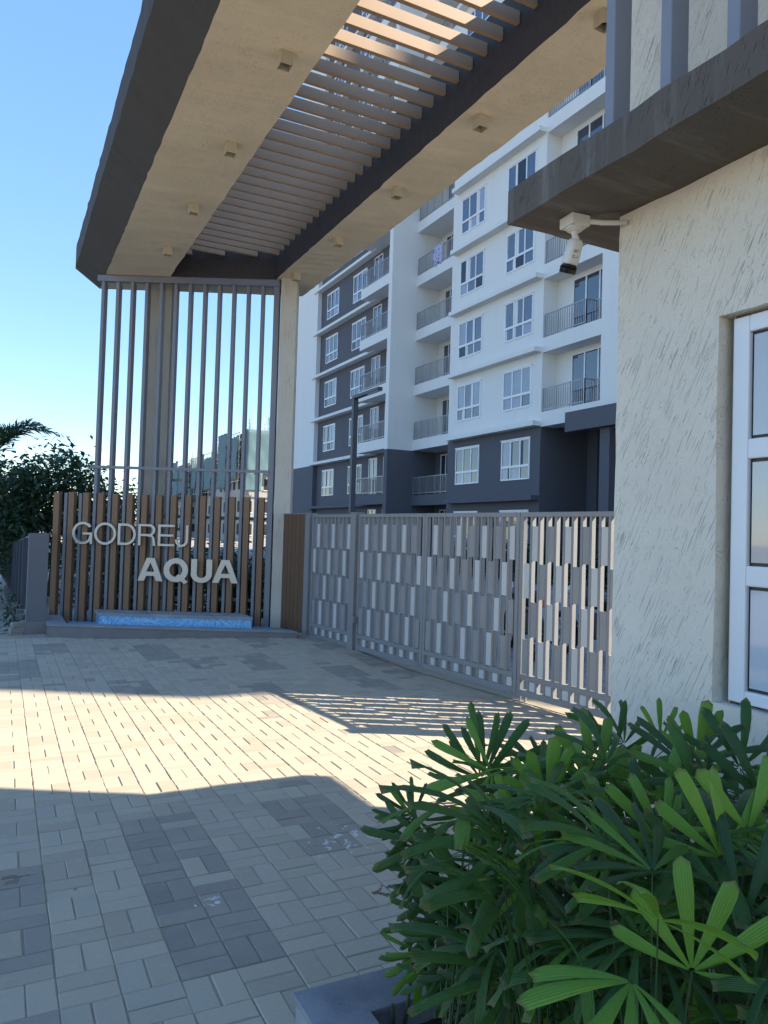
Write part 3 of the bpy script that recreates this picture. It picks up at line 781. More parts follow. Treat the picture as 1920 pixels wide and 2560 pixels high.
for (xa, xb, za) in ((-.02,.012,.052),(-.02,.004,.060),(-.02,-.006,.080),(.004,.014,.084),(-.02,.0,.088)): b.box(xa, xb, -.0372, -.0366, -za-.003, -za)
o = b.build('label_print', M['black'], cc); put(o)
b = MB(); L = Vector((XW-base.x, 0, 0))
rot = Matrix.Rotation(radians(4), 4, 'Z')
p = [rot @ Vector(v) for v in ((.03,-.03,-.028),(.075,-.06,-.028))]
e1 = rot @ Vector((XW-base.x+.03, -.17, 0)); e1.z = -.045
b.tube([p[0], p[0].lerp(p[1], .5), p[1], p[1].lerp(e1, .25)+Vector((0,0,-.004)), e1], .013, 14); b.tube([p[0], p[0].lerp(p[1], .6)], .0165, 14)
b.build('conduit', M['cctv'], cc, smooth=True)

# ================================================================== PLANTER WITH LADY PALMS
PX, PY, PZ, PWD = .873, 2.268, .15, .185
plt = thing('planter_bed', 'low planter edged in blue grey granite with dark soil against the guard house', 'planter')
MB().prism([(PX,PY,PZ-.02),(PX+PWD,PY-PWD,PZ-.02),(PX+PWD,-1.6,PZ-.02),(PX,-1.6,PZ-.02)], (0,0,.02)).build('granite_coping', M['granite'], plt, .002)
MB().prism([(PX+.002,PY,PZ-.02),(XW-.003,PY,PZ-.02),(XW-.003,PY-PWD,PZ-.02),(PX+PWD+.002,PY-PWD,PZ-.02)], (0,0,.0198)).build('granite_coping', M['granite'], plt, .002)
MB().box(PX+.01, PX+PWD-.02, -1.6, PY-.21, -.02, PZ-.021).build('kerb_wall', M['granite_side'], plt)
MB().box(PX+.01, XW-.004, PY-PWD+.02, PY-.01, -.02, PZ-.0215).build('kerb_wall', M['granite_side'], plt)
vs, fs = [], []
for j in range(41):
    for i in range(17):
        x = PX+PWD-.03+i*(XW-.01-PX-PWD+.03)/16; y = -1.6+j*(PY-PWD+.03+1.6)/40
        vs.append((x, y, .055+.03*noise.noise((x*5, y*5, 3))+.012*noise.noise((x*19, y*19, 1))))
for j in range(40):
    for i in range(16): a = j*17+i; fs.append((a, a+1, a+18, a+17))
link('soil', mesh_from(vs, fs, [M['soil']], smooth=True), plt)

def fan_mesh(r, nseg, spread, L, W_, droop, cup, mat):
    """lady palm leaf: strap segments radiating from one point; fan lies in xy, pointing +y, z up; blunt toothed tips, pleated"""
    b = MB(); uvs = []
    for i in range(nseg):
        th = (i/(nseg-1)-.5)*spread if nseg > 1 else 0
        th += r.gauss(0, .05)
        mid = 1-abs(i/(nseg-1)-.5)*2 if nseg > 1 else 1
        Ls = L*(.74+.26*mid)*r.uniform(.9, 1.06); Ws = W_*(.72+.35*mid)*r.uniform(.85, 1.15)
        dr = droop*r.uniform(.5, 1.5); roll_ = r.gauss(0, .22); NU, NV = 4, 7
        d = Vector((sin(th), cos(th), 0)); sd = Vector((cos(th), -sin(th), 0))
        vs, fs = [], []
        for v in range(NV+1):
            t = v/NV; w = Ws*(.14+.86*min(1, (t/.72)**.85))*(1 if t < .85 else 1-.10*(t-.85)/.15)
            base = d*(.006+Ls*t); z = cup*Ls*t*(1-t)*1.2-dr*Ls*t**2.4
            for u in range(NU+1):
                q = u/NU-.5
                tip = (.07 if u % 2 == 0 else -.03)*Ls*r.uniform(.3, 1) if v == NV else 0
                p = base+d*(-tip if u in (0, NU) else tip*.6)+sd*(q*w)
                zz = z+(abs(q)*-.22*w)+(.05*w if u % 2 else 0)+q*w*roll_*t
                vs.append(Vector((p.x, p.y, zz)))
        for v in range(NV):
            for u in range(NU): a = v*(NU+1)+u; fs.append((a, a+1, a+NU+2, a+NU+1))
        b.add(vs, fs); uvs += [(u/NU, v/NV) for v in range(NV+1) for u in range(NU+1)]
    me = mesh_from(b.v, b.f, [mat], smooth=False, name='fan')
    ul = me.uv_layers.new(name='UVMap')
    for lp in me.loops: ul.data[lp.index].uv = uvs[lp.vertex_index]
    return me
lr = random.Random(21)
fans = [fan_mesh(lr, lr.choice((6,7,8,9)), radians(lr.uniform(180,270)), lr.uniform(.195,.25), lr.uniform(.025,.034), lr.uniform(.08,.5), lr.uniform(0,.2), M['rhapis']) for _ in range(12)]
fans_y = [fan_mesh(lr, lr.choice((5,6,7)), radians(lr.uniform(110,230)), lr.uniform(.185,.235), lr.uniform(.027,.036), lr.uniform(.02,.25), lr.uniform(0,.15), M['rhapis_young']) for _ in range(6)]
def leaf_matrix(pos, out, nrm, roll_=0, sc=1):
    y = Vector(out).normalized(); z = Vector(nrm); z = (z-y*z.dot(y)).normalized(); x = y.cross(z)
    R = Matrix((x, y, z)).transposed().to_4x4()
    return Matrix.Translation(pos) @ R @ Matrix.Rotation(roll_, 4, 'Y') @ Matrix.Scale(sc, 4)
# plants on a loose grid in the bed; leaves are hung on the nearest plant
plants = []
gx = [1.12, 1.42, 1.72, 2.03]; gy = [2.03, 1.72, 1.38, 1.02, .66]
pos_words = {0:'at the outer granite edge', 1:'in the outer middle row', 2:'in the inner middle row', 3:'against the guard house'}
for iy, y in enumerate(gy):
    for ix, x in enumerate(gx):
        px, py = x+lr.uniform(-.08,.08), y+lr.uniform(-.09,.09)
        plants.append(dict(x=px, y=py, ix=ix, iy=iy, leaves=[], hero=False))
def nearest(p): return min(plants, key=lambda q: (q['x']-p.x)**2+(q['y']-p.y)**2)
back = -fwd
def hero(px, py, dep, ang, tilt, kind, idx, sc=1.0, roll_=0, lean=0):
    """a leaf whose centre is seen at a pixel; ang = direction of its axis in the picture (0 = up, clockwise)"""
    p = at_depth(px, py, dep-(.10 if kind else 0)); a = radians(ang)
    out = (upv*cos(a)+rgt*sin(a)); n = (back*cos(radians(tilt))+Vector((0,0,1))*sin(radians(tilt)))
    out = out+fwd*lean
    mesh = (fans_y if kind else fans)[idx]
    nearest(p)['leaves'].append((leaf_matrix(p, out, n, roll_, sc), mesh, p))
# leaves one can pick out in the photograph
hero(1803,2145,1.70,-8,30,1,0,1.00)
hero(1770,2259,1.62,-20,50,0,1,1.05)
hero(1730,2428,1.42,10,62,1,1,1.0); hero(1725,2432,1.44,185,50,0,2,.95)
hero(1582,2149,1.95,-12,30,0,3,1.05); hero(1580,2155,1.97,200,40,0,4,1.0)
hero(1207,2310,2.20,-10,25,0,5,1.25); hero(1207,2310,2.21,170,35,0,6,.95)
hero(1229,1928,2.45,235,30,1,2,1.1); hero(1200,1945,2.5,-5,20,0,7,.95); hero(1215,1935,2.52,40,30,0,8,.95)
hero(1035,2035,2.42,262,15,0,9,.62); hero(1040,2050,2.40,200,10,0,10,.7)
hero(1368,2010,2.15,5,20,1,3,.9); hero(1365,2020,2.2,60,35,0,11,1.0)
hero(1640,2010,2.2,20,25,1,4,1.0); hero(1740,2000,2.1,-15,25,0,0,.95)
hero(1530,1890,2.75,-5,25,0,2,.9); hero(1650,1850,2.75,0,20,1,5,.75); hero(1740,1900,2.5,10,15,1,3,.95)
hero(1480,1960,2.35,10,15,1,0,1.1); hero(1560,1860,2.7,-70,40,0,5,.9)
hero(1110,2290,2.3,200,20,0,1,.95); hero(1060,2100,2.35,215,25,0,3,.9); hero(1150,2200,2.25,195,30,0,6,1.05)
hero(1060,2380,2.3,190,20,0,8,.75); hero(1250,2440,1.95,185,15,0,4,.95); hero(1400,2420,1.85,175,20,0,7,.9)
hero(1560,2330,1.75,-60,50,0,9,1.0); hero(1860,2300,1.5,40,50,0,10,1.0); hero(1880,2480,1.35,100,50,0,11,1.0)
hero(1850,1920,2.3,25,30,0,3,.9); hero(1900,2000,2.0,0,30,0,6,.95)
for (hx_, hy_, dp_, an_, sc_, k_) in ((1050,2180,2.38,205,.6,2),(1085,2235,2.36,215,.65,5),(1105,2300,2.3,205,.7,9),(1070,2330,2.34,235,.5,0),(1090,2370,2.26,195,.7,3),(1135,2400,2.2,185,.75,6),(1050,2120,2.4,235,.5,8),(1180,2420,2.1,200,.8,10),(1100,2440,2.15,225,.6,1),(1240,2370,2.1,190,.9,4),(1310,2450,1.95,170,.9,7),(1160,2320,2.2,240,.8,11)):
    hero(hx_, hy_, dp_, an_, 28, 0, k_, sc_)
for (hx_, hy_, dp_, an_, k_) in ((1330,2180,1.95,-40,2),(1480,2270,1.8,20,5),(1650,2110,1.85,-25,0),(1870,2080,1.7,15,4),(1290,2060,2.2,25,1)): hero(hx_, hy_, dp_, an_, 35, 1, k_, .9)
# fill: random leaves through the bed
cnt = 0
for pl_ in plants:
    nfill = (20, 19, 17, 15, 11)[pl_['iy']]+(6 if pl_['ix'] == 0 else 0)
    for k in range(nfill):
        a = lr.uniform(0, 2*pi); rr = lr.uniform(.04,.24); z = .14+.86*lr.random()**.9
        x, y = pl_['x']+cos(a)*rr, pl_['y']+sin(a)*rr
        if x > 2.2 or (x < .98 and z < .4): continue
        p = Vector((x, y, z)); q = to_px(p)
        if q is None or q[2] < 1.15: continue
        if q[1] < 1890+max(0, 1500-q[0])*.16: continue      # keep the outline of the clump
        if q[0] < 1080 or (q[0] < 1140 and q[1] < 2130) or (q[0] < 1120+max(0, q[1]-2330)*.9 and q[1] > 2280): continue
        out = Vector((cos(a)*.8, sin(a)*.8, lr.uniform(-.7,.6) if z < .55 else lr.uniform(-.25,.8))); n = Vector((cos(a)*-.3-.15, sin(a)*-.3-.35, 1))
        pl_['leaves'].append((leaf_matrix(p, out, n, lr.gauss(0,.25), lr.uniform(.8,1.15)), lr.choice(fans_y) if lr.random() < .16 else lr.choice(fans), p)); cnt += 1
where = ['next to the end kerb', 'second from the end kerb', 'third from the end kerb', 'fourth from the end kerb', 'fifth from the end kerb']
for pl_ in plants:
    if not pl_['leaves']: continue
    t = thing('lady_palm', 'lady palm %s, %s' % (pos_words[pl_['ix']], where[pl_['iy']]), 'palm plant', (pl_['x'], pl_['y'], .05), group='lady palms in the planter bed')
    b = MB(); o3 = Vector((pl_['x'], pl_['y'], .05))
    hs = [(lr.uniform(-.05,.05), lr.uniform(-.05,.05), lr.uniform(.22,.42)*(.4 if pl_['ix'] == 0 else 1)) for _ in range(2)]
    for hx, hy, hz in hs: b.tube([(hx*.6,hy*.6,-.02),(hx,hy,hz*.5),(hx*1.3,hy*1.3,hz)], [.007,.006,.005], 6)
    for mw, me, p in pl_['leaves']:
        rel = p-o3; hx, hy, hz = min(hs, key=lambda h: abs(h[2]-rel.z+.12)); s0 = Vector((hx,hy,min(hz, max(.1, rel.z-.1))))
        mid = s0.lerp(rel, .5)+Vector((0,0,.03)); b.tube([s0, mid, rel], [.0026,.0022,.0018], 4, mi=1, cap=False)
        o = link('leaf', me, t); o.matrix_local = Matrix.Translation(-o3) @ mw
    b.build('stem', [M['stem'], M['petiole']], t, smooth=True)

# ================================================================== APARTMENT BLOCK
apt = thing('apartment_building', 'tall white and slate grey apartment block behind the gate', 'building')
FL = lambda n: 3.2+3.05*n
NF = 14; TOP = FL(NF)
LOW = 6.22
def split_box(b, x0, x1, y0, y1, z0=-.05, z1=TOP):
    if z0 < LOW: b[1].box(x0, x1, y0, y1, z0, min(z1, LOW))
    if z1 > LOW: b[0].box(x0, x1, y0, y1, max(z0, LOW), z1)
wb = (MB(), MB())
YE = -2.25
split_box(wb, 22.0, 34, 24.0, 53.5); split_box(wb, 22.0, 34, YE, 17.0)
split_box(wb, 22.0, 34, 17.0, 24.0, LOW, TOP)
split_box(wb, 19.3, 22.0, 49.4, 53.5)            # far white strip
split_box(wb, 18.55, 22.0, 36.5, 36.9)           # pier
split_box(wb, 19.5, 22.0, 24.6, 31.8)            # bay with windows
split_box(wb, 21.6, 22.0, 31.8, 36.5); split_box(wb, 20.25, 22.0, 21.2, 24.6, LOW, TOP); split_box(wb, 20.25, 22.0, 17.0, 20.3, LOW, TOP); split_box(wb, 19.5, 22.0, 20.3, 21.2, LOW, TOP)  # pillar
split_box(wb, 19.5, 22.0, 9.8, 17.0); split_box(wb, 18.55, 22.0, 3.4, 3.8); split_box(wb, 19.5, 22.0, YE, 3.4)
wb[0].box(19.5, 30, YE-.8, YE, FL(5)+.2, TOP); wb[0].box(19.5, 30, YE-.45, YE, FL(4), FL(5)+.2)
wb[0].box(19.2, 34.1, YE-.1, 53.6, TOP, TOP+.9)
wb[0].build('wall', M['white'], apt); wb[1].build('lower_wall', M['fgrey'], apt)
MB().box(19.6, 22.0, 36.9, 49.4, -.05, TOP-.01).build('grey_wall', M['fgrey'], apt)
b = MB().box(19.15, 19.5, 17.0, 22.7, 5.7, 6.45).box(19.45, 19.8, 20.6, 21.1, -.05, 5.69).box(19.45,20.0,17.2,17.7,-.05,5.69).box(21.9, 30, 16.99, 17.05, 0, 6.2)
b.build('portal_beam', M['fgrey'], apt)
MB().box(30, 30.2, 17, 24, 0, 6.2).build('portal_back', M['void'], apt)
for n in range(NF):
    z = FL(n); mt = M['fgrey'] if n == 0 else M['white']
    MB().box(19.15, 19.6, 39.9, 49.9, z-.02, z+.16).build('ledge', mt, apt)
    MB().box(19.1, 19.5, 24.62, 31.4, z-.06, z+.14).build('ledge', mt, apt)
    MB().box(19.1, 19.5, 9.82, 16.6, z-.06, z+.14).build('ledge', mt, apt)
    MB().box(19.1, 19.5, YE-.02, 3.2, z-.06, z+.14).build('ledge', mt, apt)
    # balconies
    MB().box(18.55, 19.6, 36.9, 40.5, z+.02, z+.6).build('balcony', mt, apt)
    MB().box(20.1, 21.6, 31.8, 36.5, z-.02, z+.55).build('balcony', mt, apt)
    MB().box(20.1, 22.0, 3.8, 9.8, z-.02, z+.55).build('balcony', mt, apt)
    if n > 0:
        MB().box(19.5, 20.25, 21.2, 24.6, z-.10, z+.5).build('balcony', M['white'], apt)
        MB().box(19.5, 20.25, 17.0, 20.3, z-.10, z+.5).build('balcony', M['white'], apt)
def railing(pts, z0, h=.95, sp=.13):
    b = MB()
    for (xa, ya), (xb, yb) in zip(pts[:-1], pts[1:]):
        L_ = hypot(xb-xa, yb-ya); nseg = max(1, int(L_/sp)); A, B = Vector((xa,ya,0)), Vector((xb,yb,0)); u = (B-A).normalized(); w = Vector((-u.y, u.x, 0))*.018
        for zz in (z0+.08, z0+h):
            b.add([A-w+Vector((0,0,zz)), B-w+Vector((0,0,zz)), B+w+Vector((0,0,zz)), A+w+Vector((0,0,zz)), A-w+Vector((0,0,zz+.04)), B-w+Vector((0,0,zz+.04)), B+w+Vector((0,0,zz+.04)), A+w+Vector((0,0,zz+.04))],
                  [(0,3,2,1),(4,5,6,7),(0,1,5,4),(1,2,6,5),(2,3,7,6),(3,0,4,7)])
        for k in range(nseg+1):
            p = A.lerp(B, k/nseg); r = .011 if k % 6 else .018; z1_ = z0+h; zb = z0+.10 if k % 6 else z0
            b.box(p.x-r, p.x+r, p.y-r, p.y+r, zb, z1_)
    return b
rl = [railing([(19.5,40.44),(18.62,40.44),(18.62,36.95)], 0).mesh(M['steel'], fix=False), railing([(20.16,36.45),(20.16,31.85)], 0).mesh(M['steel'], fix=False), railing([(19.56,24.55),(19.56,22.1),(20.0,22.05),(20.0,21.25)], 0).mesh(M['steel'], fix=False), railing([(19.56,20.25),(19.56,17.05)], 0).mesh(M['steel'], fix=False), railing([(20.16,9.75),(20.16,3.85)], 0).mesh(M['steel'], fix=False)]
for n in range(10):
    z = FL(n)
    link('railing', rl[0], apt, (0,0,z+.6)); link('railing', rl[1], apt, (0,0,z+.55))
    link('railing', rl[4], apt, (0,0,z+.55))
    if n > 0: link('railing', rl[2], apt, (0,0,z+.5)); link('railing', rl[3], apt, (0,0,z+.5))
def win_frame(w, h, cols, split):
    b = MB(); fw = .06
    b.box(-.035,.02,-w/2,w/2,0,fw).box(-.035,.02,-w/2,w/2,h-fw,h).box(-.035,.02,-w/2,-w/2+fw,fw,h-fw).box(-.035,.02,w/2-fw,w/2,fw,h-fw)
    if split: b.box(-.045,.02,-w/2+fw,w/2-fw,split-.05,split+.05)
    for k in range(1, cols):
        y = -w/2+w*k/cols; b.box(-.03,.02,y-.035,y+.035,fw,(split-.05) if split else h-fw)
        if split: b.box(-.03,.02,y-.035,y+.035,split+.05,h-fw)
    if split: b.box(-.06,.02,-w/2-.03,w/2+.03,h-.002,h+.05)
    return b.mesh(M['upvc'])
wf = win_frame(2.0, 1.72, 3, .58); df = win_frame(1.1, 2.3, 2, 0); df3 = win_frame(2.3, 2.3, 3, 0)
pw = 2.0/3-.07
pane_hi = MB().box(-.002,.01,-pw/2,pw/2,.635,1.655).mesh(M['glass']); pane_lo = MB().box(-.002,.01,-pw/2,pw/2,.065,.525).mesh(M['glass'])
wr = random.Random(4); alt = {}
M['glass_curtain'] = glass('curtained_glass', (.34,.38,.45), 1.7); M['glass_open'] = glass('shadowed_glass', (.008,.01,.014), 1.5)
for me in (pane_hi, pane_lo):
    va = []
    for mk in ('glass_curtain', 'glass_open'):
        c_ = me.copy(); c_.materials[0] = M[mk]; va.append(c_)
    alt[me.name] = va
all_panes = MB()
for k in (-1,0,1): all_panes.box(-.002,.01,k*.667-pw/2,k*.667+pw/2,.635,1.655).box(-.002,.01,k*.667-pw/2,k*.667+pw/2,.065,.525)
glz6 = all_panes.mesh(M['glass'])
def window(x, y, z, detail=True):
    o = link('window', wf, apt, (x-.001, y, z))
    if detail:
        for k in (-1,0,1):
            for me in (pane_hi, pane_lo):
                rv = wr.random(); me2 = me
                if x < 19.55 and z < 8 and rv < .45: me2 = alt[me.name][0]
                elif rv < .12: me2 = alt[me.name][0]
                elif rv < .22: me2 = alt[me.name][1]
                p = link('pane', me2, o, (0, k*.667, 0), (0, 0, wr.gauss(0, .012)))
    else: link('glazing', glz6, o)
    return o
dp = [MB().box(-.002,.01,-.49,-.035,.06,2.24).box(-.002,.01,.035,.49,.06,2.24).mesh(M['glass']), MB().box(-.002,.01,-1.09,-.42,.06,2.24).box(-.002,.01,-.35,.35,.06,2.24).box(-.002,.01,.42,1.09,.06,2.24).mesh(M['glass'])]
for n in range(-1, NF-1):
    z = FL(n)
    det = 0 <= n <= 5
    for x, y in ((19.6,47.3),(19.6,42.95),(19.5,30.0),(19.5,26.25)): window(x, y, z+.85, det)
    for x, y in ((19.5,12.0),(19.5,15.6),(19.5,.6)): window(x, y, z+.85, False)
    for x, y in ((19.6,40.35),(19.6,38.4),(21.6,35.35)):
        o = link('balcony_door', df, apt, (x-.001, y, z+.56)); link('glazing', dp[0], o)
    if n > 0:
        o = link('balcony_door', df3, apt, (20.249, 22.5, z+.48)); link('glazing', dp[1], o)
        o = link('balcony_door', df3, apt, (20.249, 18.7, z+.48)); link('glazing', dp[1], o)
# cloth hung over a railing
vs, fs = [], []
for j in range(13):
    for i in range(9):
        y = 33.7+1.05*i/8-.25*(j/12)*((i/8)-.5); z = 16.98-1.0*j/12*(1+.12*sin(i*1.3)); x = 20.10-.05*sin(i*2.1+j*.5)-.03
        vs.append((x, y, z))
for j in range(12):
    for i in range(8): a = j*9+i; fs.append((a, a+1, a+10, a+9))
o = link('hanging_cloth', mesh_from(vs, fs, [M['cloth']], smooth=True)); sm_ = o.modifiers.new('s', 'SOLIDIFY'); sm_.thickness = .02
tag(o, 'purple patterned cloth hung over an upper balcony railing', 'cloth')

# ================================================================== STREET LAMP, SHRUBS, MOTORCYCLES
lx, ly = 9.0, 19.85
t = thing('street_lamp', 'dark grey square lamp post with flat side arm before the apartment block', 'street lamp', (lx, ly, -.03))
link('pole', cbox_mesh(.15, .15, 5.5, .01, M['dark_metal']), t)
MB().box(-.075,.075,-1.62,.075,5.5,5.60).build('arm', M['dark_metal'], t, .01)
MB().box(-.05,.05,-1.58,-.9,5.488,5.499).build('light_panel', M['cctv'], t)
MB().box(-.15,.15,-.15,.15,0,.03).build('base_plate', M['dark_metal'], t)

def leaf_cloud(r, blobs, n, size, mat, name, parent, loc=(0,0,0)):
    """many small leaves in clumps inside ellipsoids"""
    vs, fs = [], []
    clumps = []
    for (c, rad, w_) in blobs:
        for _ in range(int(w_)):
            while True:
                p = Vector((r.uniform(-1,1), r.uniform(-1,1), r.uniform(-1,1)))
                if .3 < p.length < 1: break
            p = p.normalized()*(p.length**.5)
            clumps.append((Vector(c)+Vector((p.x*rad[0], p.y*rad[1], p.z*rad[2])), r.uniform(.5,1.2)))
    for k in range(n):
        c, cr = r.choice(clumps); s = size*r.uniform(.6,1.5)
        p = c+Vector((r.gauss(0,1), r.gauss(0,1), r.gauss(0,.7)))*(size*2.2*cr)
        a = r.uniform(0, 2*pi); e = r.uniform(-.9,.6)
        d = Vector((cos(a)*cos(e), sin(a)*cos(e), sin(e))); sd = d.cross(Vector((r.gauss(0,.4), r.gauss(0,.4), 1))).normalized()*s*.24
        b0 = len(vs); vs += [p, p+d*s*.5+sd, p+d*s-Vector((0,0,s*.12)), p+d*s*.5-sd]; fs.append((b0, b0+1, b0+2, b0+3))
    return link(name, mesh_from(vs, fs, [mat]), parent, loc)
tr = random.Random(5)
def tree(name, label, cat, loc, blobs, n, size, mat, trunk_h, trunk_r, group=None):
    t = thing(name, label, cat, loc, group=group)
    b = MB(); b.tube([(0,0,-.1),(.05,.03,trunk_h*.5),(.02,-.03,trunk_h)], [trunk_r, trunk_r*.8, trunk_r*.6], 8)
    for (c, rad, w_) in blobs:
        b.tube([(.03,0,trunk_h*.6), Vector((.03,0,trunk_h*.6)).lerp(Vector(c), .6)+Vector((tr.uniform(-.1,.1),0,.05)), Vector(c)+Vector((0,0,rad[2]*.4))], [trunk_r*.5, trunk_r*.3, trunk_r*.12], 6)
    b.build('trunk', M['bark'], t, smooth=True)
    leaf_cloud(tr, blobs, n, size, mat, 'crown', t)
    return t
tree('bushy_tree', 'dense dark bushy tree behind the slatted boundary wall', 'tree', (1.15, 20.5, -.1),
     [((-.9,0,2.1),(.9,1.1,1.05),26), ((.1,0,2.6),(.9,1.1,.95),30), ((.8,.2,2.3),(.55,.9,.9),18), ((0,0,1.5),(1.6,1.2,.9),34), ((-1.3,-.3,1.5),(.7,.9,1.0),14)], 11000, .16, M['bush'], 1.3, .10)
tree('bushy_tree', 'smaller bush showing between the grey fins above the sign', 'tree', (3.35, 24.5, 0),
     [((0,0,1.9),(.55,.6,.9),16), ((-.3,0,1.3),(.8,.7,.8),16)], 3200, .17, M['bush'], 1.2, .08)
tree('bushy_tree', 'broad dark tree at the far end of the boundary wall', 'tree', (-.9, 27, 0),
     [((0,0,2.3),(1.6,1.4,1.3),40), ((.9,0,1.5),(1.2,1.2,1.0),24)], 7000, .2, M['bush'], 1.4, .12)

def frond_mesh(r, L, rise, n=34, wl=.5):
    b = MB(); pts = []
    for i in range(13):
        t = i/12; pts.append(Vector((L*t*(1-.10*t), 0, L*(rise*t-.62*rise*1.25*t*t-.10*t**3))))
    b.tube(pts, [.022*(1-.85*i/12) for i in range(13)], 5)
    for i in range(n):
        t = .16+.84*i/n; f = t*12; k = min(11, int(f)); p = pts[k].lerp(pts[k+1], f-k); tg = (pts[k+1]-pts[k]).normalized()
        for sgn in (-1, 1):
            ll = wl*(sin(pi*min(1, t*.9+.12))**.6)*r.uniform(.8,1.1)
            d = (tg*.75+Vector((0, sgn*.75, 0))+Vector((0,0,r.uniform(-.25,.55)))).normalized()
            q1 = p+d*ll*.55; q2 = p+d*ll+Vector((0,0,-.22*ll)); s_ = tg*.014
            b.add([p-s_, p+s_, q1+s_*1.2, q2, q1-s_*1.2], [(0,1,2,4),(4,2,3)])
    return b.mesh(M['palm'], fix=False)
fr = [frond_mesh(tr, 1.75, .95), frond_mesh(tr, 1.6, .55), frond_mesh(tr, 1.5, 1.3)]
def palm(name, label, loc, h, sc, n, group=None, angs=None):
    t = thing(name, label, 'palm tree', loc, group=group)
    MB().tube([(0,0,-.1),(.02,0,h*.5),(0,.02,h)], [.12*sc,.09*sc,.08*sc], 8).build('trunk', M['bark'], t, smooth=True)
    for k in range(n):
        a = angs[k] if angs else 2*pi*k/n+tr.uniform(-.3,.3)
        o = link('frond', fr[k % 3], t, (0,0,h), (0, tr.uniform(-.6,-.05), a)); o.scale = (sc,)*3
    return t
palm('feather_palm', 'feathery palm with arching fronds above the bushy tree', (-.3, 17.5, -.2), 3.0, 1.0, 9, angs=[radians(v) for v in (12,-35,62,110,165,215,262,300,-8)])
for k, (s_, d_, hz) in enumerate(((-.3,-1.9,1.5),(.7,-1.8,1.35),(1.7,-1.9,1.2),(2.6,-2.0,1.15))):
    v = SIGN_A+SU*s_+SN*d_
    t = thing('hedge_bush', ['dark hedge bush behind the G of the wooden sign','dark hedge bush behind the middle of the wooden sign','dark hedge bush behind the letters AQUA','dark hedge bush behind the column end of the sign'][k], 'bush', (v.x, v.y, -.05), group='hedge bushes behind the sign')
    MB().tube([(0,0,-.05),(0,.02,.6)], [.04,.02], 6).build('stem', M['bark'], t)
    leaf_cloud(tr, [((0,0,hz*.5),(.62,.5,hz*.5),44)], 3600, .11, M['bush'], 'foliage', t)
palm('feather_palm', 'short feathery palm low behind the boundary wall', (-.35, 22, 0), 1.0, .75, 7)
# planting along the foot of the apartment block
for k, (x, y, h, s) in enumerate(((18.0,25.2,1.75,.55),(18.0,23.1,1.95,.6),(18.1,22.4,1.9,.6),(18.0,19.9,1.8,.6),(18.0,19.2,1.7,.55))):
    palm('young_palm', ['young palm under the apartment bay window','young palm beside the apartment portal corner','young palm at the edge of the dark apartment portal','young palm before the portal column','young palm nearest the guard house in the apartment bed'][k], (x, y, 0), h, s, 8, 'young palms along the apartment wall')
hd = []
for k in range(9):
    y = 11+3.6*k
    t = thing('clipped_shrub', 'dark clipped hedge shrub along the apartment driveway', 'shrub', (17.6, y, 0), group='hedge shrubs along the driveway')
    if k == 0:
        MB().tube([(0,0,-.05),(0,0,.5)], [.05,.03], 6).build('stem', M['bark'], t); hd = [leaf_cloud(tr, [((0,0,.7),(.7,1.7,.55),40)], 3600, .13, M['shrub'], 'foliage', t)]
        hd.append(t.children[0] if t.children else None); sh_me = (t.children[0].data, t.children[1].data) if len(t.children) > 1 else None
        stem_me = MB().tube([(0,0,-.05),(0,0,.5)], [.05,.03], 6).mesh(M['bark'])
    else:
        link('foliage', hd[0].data, t, rot=(0,0,pi*(k % 2))); link('stem', stem_me, t)

def motorcycle(label, loc, rz, tint):
    t = thing('motorcycle', label, 'motorcycle', loc, (0,0,rz), 'motorcycles parked behind the gate')
    for x in (-.62,.62):
        w = bpy.data.objects.new('wheel', None); COL.objects.link(w); w.parent = t; w.location = (x,0,.30)
        b = MB(); b.tube([(.26*cos(a*pi/12),0,.26*sin(a*pi/12)) for a in range(25)], .045, 8, cap=False); b.build('tyre', M['rubber'], w, smooth=True)
        b = MB()
        for a in range(6): b.tube([(0,0,0),(.23*cos(a*pi/3),0,.23*sin(a*pi/3))], .012, 5)
        b.tube([(0,-.05,0),(0,.05,0)], .05, 10); b.build('rim', M['steel'], w)
    MB().tube([(.62,0,.3),(.48,0,.75),(.40,0,1.02)], .028, 8).build('fork', M['steel'], t)
    MB().tube([(.41,-.32,1.04),(.43,0,1.0),(.41,.32,1.04)], .014, 8).build('handlebar', M['black'], t)
    MB().tube([(.42,0,.92),(.52,0,.9)], [.09,.06], 12).build('headlight', M['cctv'], t)
    b = MB().tube([(.38,0,.80),(.18,0,.84),(-.02,0,.76)], [.07,.14,.09], 12); b.build('fuel_tank', tint, t, smooth=True)
    MB().tube([(.0,0,.78),(-.35,0,.80),(-.68,0,.86)], [.10,.12,.07], 10).build('seat', M['black'], t, smooth=True)
    MB().box(-.12,.25,-.13,.13,.28,.62).build('engine', M['dark_metal'], t, .03)
    MB().tube([(.1,-.14,.3),(-.4,-.17,.28),(-.8,-.18,.34)], [.03,.04,.05], 8).build('exhaust', M['steel'], t)
    MB().tube([(-.2,0,.5),(-.62,0,.3)], .03, 6).tube([(-.05,.0,.7),(-.45,0,.6),(-.75,0,.75)], .03, 6).build('frame', M['black'], t)
    MB().box(-.86,-.80,-.06,.06,.74,.82).build('tail_light', M['red'], t, .01)
    MB().tube([(.05,.12,.3),(-.02,.28,.0)], .012, 6).build('side_stand', M['steel'], t)
    return t
motorcycle('black motorcycle parked behind the middle gate leaf', (6.6, 8.6, -.03), radians(70), M['black'])
motorcycle('dark grey motorcycle parked behind the sunlit gate leaf', (7.3, 7.9, -.03), radians(95), M['dark_metal'])

